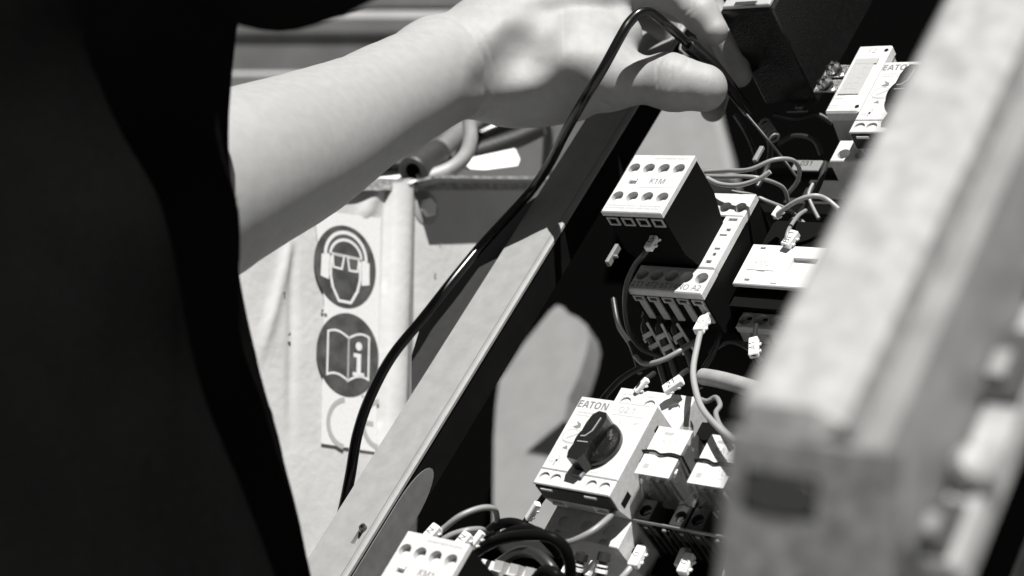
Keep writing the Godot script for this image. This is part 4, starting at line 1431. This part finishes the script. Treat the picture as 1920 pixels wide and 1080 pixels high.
	# conduit crossing behind the wire with marker 0
	w = wire("conduit", "pale grey conduit lying right of the wire with marker 0", [V(45.8,-27.7,-30), V(59.3,-31.2,-26), V(78.6,-37.6,-20), V(97.4,-44.4,-14)], 4.2, M.hose_pale)
	wire("control_wire", "grey wire looping beside the conduit over the relays", [V(56.1,-47.3,-20), V(64.5,-50.1,-18), V(69.9,-48.7,-16), V(77.4,-55.6,-12), V(80.5,-63,-8), V(89.7,-72.5,-4), V(101.8,-80.4,0)], 1.2, M.wire_grey)
	wire("control_wire", "dark wire crossing from the lower contactor wires toward the switch top", [V(-23.9,-39.6,-50), V(-13.7,-26.9,-44), V(-1.7,-19.8,-40), V(8,-15.1,-40)], 1.6, M.wire_dark)
	w = wire("control_wire", "short black wire with white marker 21 above the switch's terminals", [V(40.9,-46,-20), V(42.2,-41.8,-18), V(40.2,-32.8,-22), V(32.9,-18.9,-36)], 1.4, M.wire_dark)
	marker(w, V(38.7,-47.3,-18) - V(40.9,-46,-20), V(47.2,-39.8,-16) - V(38.7,-47.3,-18), "21", V(5.0, 10.5, 4.0))
	w = wire("control_wire", "short black wire with blank white clip left of marker 21", [V(17.6,-45.9,-24), V(20.3,-40.4,-22), V(17,-29.2,-30)], 1.3, M.wire_dark)
	marker(w, V(0, 0, 0), V(24.6,-38.1,-20) - V(17.6,-45.9,-24), "", V(3.0, 9.0, 3.0))
	w = wire("control_wire", "wire with white marker reading A1 below KM2's terminals", [V(75.6,-19.6,-20), V(71.7,-10.6,-20), V(63.7,3.8,-26)], 1.2, M.wire_dark)
	marker(w, V(0, 0, 0), V(69.6,-6.1,-20) - V(75.6,-19.6,-20), "A1", V(4.6, 11.5, 3.6))
	# ---- wires at the lowest contactor
	var g2 := "wires around the lowest terminal block"
	w = wire("control_wire", "grey wire arching highest out of the lowest terminal block", [V(-7.7,-171,22), V(-2.3,-167.3,24), V(5.4,-159,26), V(9.9,-150.9,22), V(11.8,-146.6,16), V(7.1,-145.8,6), V(-3.3,-145,-10)], 1.4, M.wire_grey, g2)
	marker(w, V(-5.1,-173.9,26) - V(-7.7,-171,22), V(-3.1,-167,26) - V(-5.1,-173.9,26), "N", V(5.4, 8.0, 4.2))
	w = wire("control_wire", "shorter grey wire arching below the highest arch at the lowest block", [V(-0.6,-170.8,22), V(3.7,-166.5,22), V(9.1,-161.7,20), V(8.6,-156.2,12), V(0.9,-152.3,0)], 1.5, M.wire_grey, g2)
	w = wire("control_wire", "dark stub with white marker N on the lowest block's top edge", [V(13.9,-171.1,24), V(15,-166.8,24), V(6.3,-157.1,10)], 1.3, M.wire_dark, g2)
	marker(w, V(16.4,-174.5,28) - V(13.9,-171.1,24), V(17.7,-169.6,28) - V(16.4,-174.5,28), "N", V(5.2, 7.0, 4.0))
	w = wire("control_wire", "black wire in an open white clip right of the lowest block", [V(16.4,-170.1,20), V(19.4,-165.7,22), V(13.5,-155.7,10)], 1.3, M.wire_black, g2)
	marker(w, V(17.2,-171.3,22) - V(16.4,-170.1,20), V(20.5,-164,24) - V(17.2,-171.3,22), "", V(3.2, 9.0, 3.0))
	var g3 := "black cables arching over the lower terminals"
	wire("power_wire", "outermost black cable arching from the lowest block to the lower right", [V(9.4,-167,10), V(26.5,-164.1,20), V(44.3,-162,26), V(58,-159.9,26), V(63,-160.3,20), V(62.2,-163.1,10), V(58.5,-166.9,0)], 2.6, M.wire_black, g3)
	wire("power_wire", "upper black cable bridging toward the rotary switch's lower terminals", [V(-9.9,-148.7,-10), V(3.2,-146.5,0), V(14.7,-145.3,4), V(23,-145.3,2), V(24.9,-143.5,-6), V(24.1,-141.8,-20)], 2.4, M.wire_black, g3)
	wire("power_wire", "black cable in the middle of the three stacked arches", [V(-1.3,-151.9,-10), V(13.2,-150.2,2), V(25.6,-148.2,6), V(35.5,-148.4,4), V(36,-149.2,-10)], 2.3, M.wire_black, g3)
	wire("power_wire", "dark cable drooping inside the arches near the bottom edge", [V(-3,-156.3,-20), V(15.6,-153.5,-8), V(33,-156,0), V(45.5,-161.5,0), V(46,-164.4,-10)], 2.6, M.wire_dark, g3)
	wire("power_wire", "thick black cable end bulging at the bottom edge", [V(49.3,-174.1,10), V(55,-170.6,14), V(61.9,-171.3,14), V(61.1,-171.7,6)], 3.0, M.wire_black, g3)
	wire("control_wire", "grey wire running up from the arches into the switch's lower right terminal", [V(34.1,-143.7,-10), V(41.8,-141.8,-8), V(48.8,-135.2,-8), V(50.2,-125,-12), V(46.2,-117.9,-18)], 1.5, M.wire_grey)
	w = wire("control_wire", "black wire with white clip sleeve rising at the rotary switch's left side", [V(-19.4,-124.1,-40), V(-12.8,-120,-34), V(-6,-115.3,-28), V(-3.5,-111.8,-26)], 1.5, M.wire_black)
	marker(w, V(-9.7,-123.4,-31) - V(-19.4,-124.1,-40), V(-3.7,-117.4,-25) - V(-9.7,-123.4,-31), "", V(3.4, 11.0, 3.4))
	# ---- tags below the relays and at the bottom edge
	w = wire("control_wire", "grey wire with white marker 0 rising left below the relay sockets", [V(52.3,-120.7,-40), V(54.8,-129.3,-38), V(55.4,-136.5,-36), V(53.3,-142.8,-36)], 1.6, M.wire_pale)
	marker(w, V(56.6,-134.2,-36) - V(52.3,-120.7,-40), V(56,-122.6,-37) - V(56.6,-134.2,-36), "0", V(5.2, 12.0, 4.0))
	w = wire("control_wire", "pale wire with two white markers below the left relay socket", [V(75.6,-116.5,-42), V(78,-124.8,-42), V(82.2,-135.5,-42)], 1.6, M.wire_pale)
	marker(w, V(80.8,-130.9,-39) - V(75.6,-116.5,-42), V(80.5,-121.1,-39) - V(80.8,-130.9,-39), "0", V(5.0, 10.5, 4.0))
	marker(w, V(73.1,-125.1,-44) - V(75.6,-116.5,-42), V(72.5,-115.7,-44) - V(73.1,-125.1,-44), "", V(3.6, 10.5, 3.0))
	w = wire("control_wire", "wire with white marker 0 at the lower left edge of the frame", [V(97.6,-113.6,-44), V(99.3,-122,-44), V(102,-130,-44)], 1.6, M.wire_pale)
	marker(w, V(103.6,-129.4,-40) - V(97.6,-113.6,-44), V(100.7,-116.3,-40) - V(103.6,-129.4,-40), "0", V(5.0, 14, 4.0))
	for i in 2:
		var a: Vector3 = [V(36.3,-138.4,-24), V(48,-136.1,-24)][i]
		var c: Vector3 = [V(35,-144.3,-28), V(47.8,-142.8,-28)][i]
		w = wire("power_wire", ["black power wire with ring tags below the switch, left of two", "black power wire with ring tags below the switch, right of two"][i], [a, a.lerp(c, 0.5), c, c + V(-3, -14, -8)], 2.0, M.wire_dark)
		var fe := MB.new()
		fe.tube([V(0, 0, 0), (c - a) * 0.5], 3.0, 3.2, 16, 1)
		part("ferrule_collar", fe, M.dark_plastic, w)
		var rg := MB.new()
		rg.tube([(c - a) * 0.72, (c - a) * 0.84], 2.7, 2.7, 14, 1)
		rg.tube([(c - a) * 0.98, (c - a) * 1.2], 3.0, 3.0, 14, 1)
		rg.box((c - a) * 1.0 + V(-5.6, -6, 0.4), (c - a) * 1.0 + V(-3.2, 2, 3.4), 0.3)
		part("ring_tag", rg, M.tag_white, w)
	# low comb of pale clips peeking over the lowest block
	var cl := thing("terminal_comb", "row of pale clip tips at the bottom edge right of KM1", "terminal comb", pw(V(18,-172.7,0)), pbasis)
	for i in 3:
		var b := MB.new()
		b.prism_x(PackedVector2Array([Vector2(0, 0), Vector2(9, 0), Vector2(7, 5), Vector2(3, 3.2), Vector2(0, 6)]), i * 9.0, i * 9.0 + 5.0, 0.3)
		part("clip_tip", b, M.grey_plastic, cl)
	var bb := MB.new()
	bb.box(V(-2, -20, -12), V(28, 1.5, 0), 0.6)
	part("block", bb, M.grey_plastic, cl)

# ---------------------------------------------------------------- things on the ledge
func world_tube(called: String, label: String, category: String, pts: Array, r0: float, r1: float, m: Material, seg := 18) -> MeshInstance3D:
	var s := MB.new()
	var q := []
	for p in pts:
		q.append((p - pts[0]) / MM)
	s.tube(q, r0, r1, seg, 6)
	return solo(called, s, m, label, category, pts[0])

func ledge_bits() -> void:
	# plug with hose
	var a := Vector3(-0.0659,1.1889,-1.07)
	var c := Vector3(-0.0493,1.1987,-1.1083)
	var o := thing("hose_plug", "dark cylindrical hose plug with open end under the forearm", "plug", a, Basis.IDENTITY)
	var d := (c - a) / MM
	var s := MB.new()
	s.lathe(V(0, 0, 0), d, [[2, 5.0], [0, 8.4], [0, 9.4], [2, 10.2], [d.length() * 0.7, 10.4], [d.length() * 0.95, 9.0], [d.length(), 7.0], [d.length(), 0]], 32)
	part("sleeve", s, M.hose_dark, o)
	s = MB.new()
	s.tube([d, d * 1.6 + V(0, 2, 0), d * 2.6 + V(2, 4, -4)], 7.0, 7.0, 18, 4)
	part("hose", s, M.hose_grey, o)
	s = MB.new()
	s.lathe(d.normalized() * 1.5, d, [[0, 0], [0, 5.0]], 24)
	part("bore", s, M.void_black, o)
	world_tube("bent_tube", "pale bent tube curving down in front of the dark hoses", "tube", [Vector3(-0.0295,1.2299,-1.0945), Vector3(-0.0285,1.2194,-1.0926), Vector3(-0.0277,1.2083,-1.0886), Vector3(-0.0312,1.198,-1.0848), Vector3(-0.0396,1.1902,-1.0814), Vector3(-0.0522,1.1853,-1.0775), Vector3(-0.0634,1.1835,-1.0741)], 4.6, 5.4, M.hose_pale)
	world_tube("dark_hose", "thick black hose rising to the right behind the bent tube", "hose", [Vector3(-0.0499,1.1882,-1.1734), Vector3(-0.0232,1.202,-1.1829), Vector3(0,1.2114,-1.1907), Vector3(0.0312,1.2248,-1.1992)], 7.2, 8.0, M.cable_black)
	world_tube("dark_hose", "dark grey hose with pale edge below the thick black hose", "hose", [Vector3(-0.0418,1.1878,-1.1612), Vector3(-0.0152,1.196,-1.1626), Vector3(0.0057,1.2035,-1.1639), Vector3(0.0209,1.2103,-1.1651)], 7.6, 6.0, M.hose_dark)
	world_tube("dark_hose", "thin dark hose lying along the ledge under the forearm", "hose", [Vector3(-0.0957,1.1848,-1.1241), Vector3(-0.0744,1.1835,-1.136), Vector3(-0.0489,1.186,-1.1487)], 4.5, 4.5, M.cable_black)
	world_tube("strut_tube", "vertical grey post between the hoses and the black cable", "post", [Vector3(0.0293,1.2416,-1.2204), Vector3(0.0277,1.2104,-1.2149), Vector3(0.0253,1.1714,-1.208)], 4.0, 4.0, M.hose_grey)
	# bright scraps
	var n := 0
	for q in [[[Vector3(-0.0223,1.2198,-1.2044), Vector3(0.0059,1.2228,-1.2049), Vector3(0.0062,1.2179,-1.1979), Vector3(-0.0136,1.2071,-1.196), Vector3(-0.0234,1.2056,-1.1958)], "white sheet scrap behind the black hose below the wrist"],
			[[Vector3(-0.0322,1.1919,-1.1192), Vector3(0.0019,1.198,-1.1325), Vector3(0.0052,1.1913,-1.1252), Vector3(0.0037,1.1875,-1.1185), Vector3(-0.0181,1.1859,-1.106), Vector3(-0.0333,1.1866,-1.1061)], "creased white rag lying on the ledge right of the bent tube"],
			[[Vector3(-0.0914,1.1831,-1.0811), Vector3(-0.0645,1.185,-1.0936), Vector3(-0.0598,1.1835,-1.0741), Vector3(-0.066,1.1816,-1.0595), Vector3(-0.088,1.1817,-1.0525)], "white strip lying at the ledge's front edge"],
			[[Vector3(0.0196,1.212,-1.203), Vector3(0.0251,1.2167,-1.2038), Vector3(0.0253,1.204,-1.1955), Vector3(0.0187,1.1994,-1.1947)], "small white scrap beside the grey post"]]:
		var pts: Array = q[0]
		var mb := MB.new()
		var o0: Vector3 = pts[0]
		var nn := Vector3(0.25, 0.85, 0.4).normalized()
		var l := []
		for p in pts:
			l.append((p - o0) / MM)
		for k in range(1, l.size() - 1):
			mb.tri(l[0] + nn * 0.8, l[k] + nn * 0.8, l[k + 1] + nn * 0.8, nn)
			mb.tri(l[0], l[k], l[k + 1], -nn)
		for k in l.size():
			mb.quad(l[k], l[(k + 1) % l.size()], l[(k + 1) % l.size()] + nn * 0.8, l[k] + nn * 0.8)
		solo("rag" if n == 1 else "sheet_scrap", mb, M.rag_white, q[1], "rag" if n == 1 else "scrap", o0)
		n += 1
	# black cable from the hand down behind the rail
	var pts := [Vector3(0.1315,1.2383,-0.9081), Vector3(0.1249,1.2465,-0.9044), Vector3(0.1098,1.2636,-0.8922), Vector3(0.0938,1.2771,-0.8794), Vector3(0.0805,1.2874,-0.8609), Vector3(0.0724,1.2935,-0.8579), Vector3(0.066,1.2935,-0.8538), Vector3(0.0604,1.2887,-0.851), Vector3(0.0558,1.2817,-0.8477), Vector3(0.0465,1.265,-0.8448), Vector3(0.0365,1.2478,-0.8498), Vector3(0.0273,1.2284,-0.8708), Vector3(0.021,1.2125,-0.8934), Vector3(0.0119,1.1968,-0.9079), Vector3(0,1.1833,-0.9055), Vector3(-0.0163,1.1667,-0.8955), Vector3(-0.032,1.1497,-0.8793), Vector3(-0.0475,1.1315,-0.8659), Vector3(-0.0638,1.1135,-0.8485), Vector3(-0.0744,1.0949,-0.833), Vector3(-0.0801,1.0783,-0.82), Vector3(-0.0829,1.0602,-0.8086), Vector3(-0.0863,1.0432,-0.8036), Vector3(-0.0919,1.0218,-0.8039)]
	var cb := MB.new()
	var cq := []
	for p in pts:
		cq.append((p - pts[0]) / MM)
	cb.tube(cq, 2.5, 2.9, 16, 6)
	var cab := solo("black_cable", cb, M.cable_black, "black cable held in the hand and running down along the grey rail", "cable", pts[0])
	var hb := MB.new()
	hb.tube([cq[0], cq[1], cq[2], cq[3]], 2.9, 4.6, 16, 5)
	part("probe_grip", hb, M.black_gloss, cab)

# ---------------------------------------------------------------- the person
func person() -> void:
	var o := thing("person", "person in a black shirt reaching in with bare forearm and hand", "person", Vector3(-0.1489,1.1263,-0.5786), Basis.IDENTITY)
	var at := o.position
	# bones: [from, to, radius, radius, blend] in metres
	var B := []
	var wrist := Vector3(-0.0348,1.2624,-0.8798)
	# forearm
	var ctl := [[Vector3(-0.1681,1.2019,-0.6529), 0.042], [Vector3(-0.127,1.2218,-0.7173), 0.0372], [Vector3(-0.1008,1.2315,-0.7718), 0.0340], [Vector3(-0.07,1.2465,-0.8273), 0.0278], [wrist, 0.0246], [Vector3(-0.0087,1.268,-0.8961), 0.0262]]
	for i in ctl.size() - 1:
		var c0: Array = ctl[maxi(i - 1, 0)]
		var c1: Array = ctl[i]
		var c2: Array = ctl[i + 1]
		var c3: Array = ctl[mini(i + 2, ctl.size() - 1)]
		for k in 4:
			var t0 := k / 4.0
			var t1 := (k + 1) / 4.0
			B.append([c1[0].cubic_interpolate(c2[0], c0[0], c3[0], t0), c1[0].cubic_interpolate(c2[0], c0[0], c3[0], t1), cubic_interpolate(c1[1], c2[1], c0[1], c3[1], t0), cubic_interpolate(c1[1], c2[1], c0[1], c3[1], t1), 0.004])
	B.append([Vector3(-0.0658,1.2482,-0.8438), Vector3(-0.036,1.2654,-0.8895), 0.0200, 0.0190, 0.02])
	B.append([Vector3(-0.0439,1.2731,-0.8807), Vector3(-0.0421,1.2742,-0.8809), 0.013, 0.013, 0.014])
	# hand: carpus and metacarpals
	B.append([Vector3(-0.0087,1.268,-0.8961), Vector3(0.0116,1.264,-0.8954), 0.026, 0.0235, 0.018])
	B.append([Vector3(-0.0132,1.2827,-0.9088), Vector3(0.0694,1.3099,-0.9156), 0.0205, 0.0135, 0.014])
	B.append([Vector3(-0.0119,1.2777,-0.9221), Vector3(0.0693,1.3119,-0.9383), 0.019, 0.013, 0.014])
	B.append([Vector3(-0.0091,1.2732,-0.9356), Vector3(0.0646,1.3061,-0.9576), 0.018, 0.0125, 0.014])
	B.append([Vector3(-0.0092,1.2669,-0.9446), Vector3(0.0594,1.2969,-0.9712), 0.017, 0.012, 0.014])
	# thumb: metacarpal, ball, two phalanges
	B.append([Vector3(0,1.2607,-0.8927), Vector3(0.0485,1.259,-0.8803), 0.0212, 0.0150, 0.016])
	B.append([Vector3(0.0116,1.268,-0.8961), Vector3(0.0375,1.2722,-0.8927), 0.0195, 0.0165, 0.02])
	B.append([Vector3(0.0375,1.2722,-0.8927), Vector3(0.0602,1.2812,-0.8964), 0.0150, 0.0100, 0.018])
	B.append([Vector3(0.0044,1.2496,-0.9009), Vector3(0.0336,1.2488,-0.8988), 0.0140, 0.0120, 0.02])
	B.append([Vector3(0.0485,1.259,-0.8803), Vector3(0.0833,1.2573,-0.8678), 0.0142, 0.0120, 0.012])
	B.append([Vector3(0.0833,1.2573,-0.8678), Vector3(0.1005,1.2541,-0.8652), 0.0122, 0.0108, 0.006])
	B.append([Vector3(0.0926,1.2564,-0.8646), Vector3(0.1009,1.2548,-0.8633), 0.0112, 0.0105, 0.008])
	# index finger
	B.append([Vector3(0.0694,1.3099,-0.9156), Vector3(0.0883,1.3041,-0.9095), 0.0126, 0.0104, 0.009])
	B.append([Vector3(0.0883,1.3041,-0.9095), Vector3(0.1021,1.2926,-0.9004), 0.0104, 0.0094, 0.005])
	B.append([Vector3(0.1021,1.2926,-0.9004), Vector3(0.1091,1.2835,-0.8947), 0.0094, 0.0080, 0.005])
	# middle finger, reaching past the index tip
	B.append([Vector3(0.0693,1.3119,-0.9383), Vector3(0.1072,1.3012,-0.9364), 0.0122, 0.0098, 0.008])
	B.append([Vector3(0.1072,1.3012,-0.9364), Vector3(0.1206,1.2771,-0.9241), 0.0096, 0.0084, 0.005])
	B.append([Vector3(0.1206,1.2771,-0.9241), Vector3(0.1263,1.2591,-0.9148), 0.0084, 0.0072, 0.005])
	# ring and little finger, curled behind the thumb
	B.append([Vector3(0.0646,1.3061,-0.9576), Vector3(0.1104,1.2927,-0.9573), 0.0112, 0.0092, 0.008])
	B.append([Vector3(0.1104,1.2927,-0.9573), Vector3(0.1222,1.2637,-0.9481), 0.0090, 0.0082, 0.005])
	B.append([Vector3(0.1222,1.2637,-0.9481), Vector3(0.1142,1.2384,-0.9335), 0.0080, 0.0070, 0.005])
	B.append([Vector3(0.0594,1.2969,-0.9712), Vector3(0.0887,1.2875,-0.9828), 0.0098, 0.0080, 0.008])
	B.append([Vector3(0.0887,1.2875,-0.9828), Vector3(0.0978,1.2688,-0.9815), 0.0078, 0.0070, 0.005])
	B.append([Vector3(0.0978,1.2688,-0.9815), Vector3(0.0915,1.2534,-0.9727), 0.0068, 0.0060, 0.005])
	# tendons and knuckles
	B.append([Vector3(-0.0159,1.2915,-0.8961), Vector3(0.0463,1.304,-0.9004), 0.0045, 0.0045, 0.012])
	B.append([Vector3(-0.0057,1.2736,-0.8747), Vector3(0.0394,1.2673,-0.8695), 0.0040, 0.0045, 0.012])
	B.append([Vector3(0.0477,1.2642,-0.8771), Vector3(0.051,1.2581,-0.874), 0.0110, 0.0110, 0.012])
	B.append([Vector3(0.0822,1.2612,-0.868), Vector3(0.0838,1.254,-0.8667), 0.0112, 0.0112, 0.006])
	# veins under the skin of the forearm and wrist
	B.append([Vector3(-0.1065,1.2404,-0.7419), Vector3(-0.0807,1.2538,-0.7758), 0.0020, 0.0020, 0.008])
	B.append([Vector3(-0.0807,1.2538,-0.7758), Vector3(-0.0513,1.2602,-0.8317), 0.0020, 0.0018, 0.008])
	B.append([Vector3(-0.0677,1.2385,-0.7985), Vector3(-0.0387,1.2592,-0.8529), 0.0018, 0.0018, 0.008])
	# creases
	var K := []
	K.append([Vector3(0.0426,1.2481,-0.8621), Vector3(0.0514,1.2428,-0.8672), 0.0022, 0.0016, 0.005])
	K.append([Vector3(0.0197,1.2961,-0.8746), Vector3(0.007,1.2752,-0.8648), 0.0055, 0.0065, 0.016])
	K.append([Vector3(0.007,1.2752,-0.8648), Vector3(-0.0097,1.2563,-0.8554), 0.0065, 0.0040, 0.016])
	# skin folds round the finger joints: [point, axis, reach, depth, width]
	var Fd := []
	for q in [[Vector3(0.0485,1.259,-0.8803), Vector3(0.0833,1.2573,-0.8678), 0.90, 0.019, 0.0011, 0.0012], [Vector3(0.0485,1.259,-0.8803), Vector3(0.0833,1.2573,-0.8678), 0.99, 0.019, 0.0006, 0.0010], [Vector3(0.0485,1.259,-0.8803), Vector3(0.0833,1.2573,-0.8678), 1.08, 0.019, 0.0007, 0.0010], [Vector3(0.0833,1.2573,-0.8678), Vector3(0.1005,1.2541,-0.8652), 0.34, 0.019, 0.0005, 0.0009],
			[Vector3(0.0883,1.3041,-0.9095), Vector3(0.1021,1.2926,-0.9004), 0.85, 0.014, 0.0007, 0.0011], [Vector3(0.0883,1.3041,-0.9095), Vector3(0.1021,1.2926,-0.9004), 1.0, 0.014, 0.0005, 0.0010], [Vector3(0.1072,1.3012,-0.9364), Vector3(0.1206,1.2771,-0.9241), 0.95, 0.013, 0.0007, 0.0012],
			[Vector3(-0.07,1.2454,-0.8271), Vector3(-0.0348,1.2624,-0.8798), 1.02, 0.045, 0.0007, 0.0018], [Vector3(-0.07,1.2454,-0.8271), Vector3(-0.0348,1.2624,-0.8798), 1.10, 0.045, 0.0005, 0.0014]]:
		var ax: Vector3 = (q[1] - q[0]).normalized()
		Fd.append([q[0].lerp(q[1], q[2]) - at, (ax + Vector3(0.12, -0.1, 0.05)).normalized(), q[3], q[4], q[5]])
	var lb := []
	for b in B:
		lb.append([b[0] - at, b[1] - at, b[2], b[3], b[4]])
	var lk := []
	for b in K:
		lk.append([b[0] - at, b[1] - at, b[2], b[3], b[4]])
	part("body", sdf_mesh(lb, lk, 0.00145, 0.0, 30.0, Fd), M.skin, o)
	# shirt: trunk, shoulder and loose sleeve
	var S := []
	S.append([Vector3(-0.2794,1.2442,-0.6197), Vector3(-0.2217,1.0208,-0.5803), 0.150, 0.158, 0.03])
	S.append([Vector3(-0.2716,1.3212,-0.6739), Vector3(-0.2091,1.2894,-0.6683), 0.125, 0.062, 0.03])
	S.append([Vector3(-0.2091,1.2894,-0.6683), Vector3(-0.1863,1.2342,-0.618), 0.058, 0.052, 0.03])
	S.append([Vector3(-0.1803,1.2363,-0.598), Vector3(-0.1541,1.226,-0.5861), 0.056, 0.046, 0.04])
	S.append([Vector3(-0.1803,1.3116,-0.6113), Vector3(-0.176,1.312,-0.6114), 0.078, 0.078, 0.03])
	S.append([Vector3(-0.1701,1.3131,-0.5913), Vector3(-0.049,1.3196,-0.5112), 0.024, 0.0225, 0.02])
	var ls := []
	for b in S:
		ls.append([b[0] - at, b[1] - at, b[2], b[3], b[4]])
	part("shirt", sdf_mesh(ls, [], 0.006, 0.011, 11.0), M.shirt_black, o)
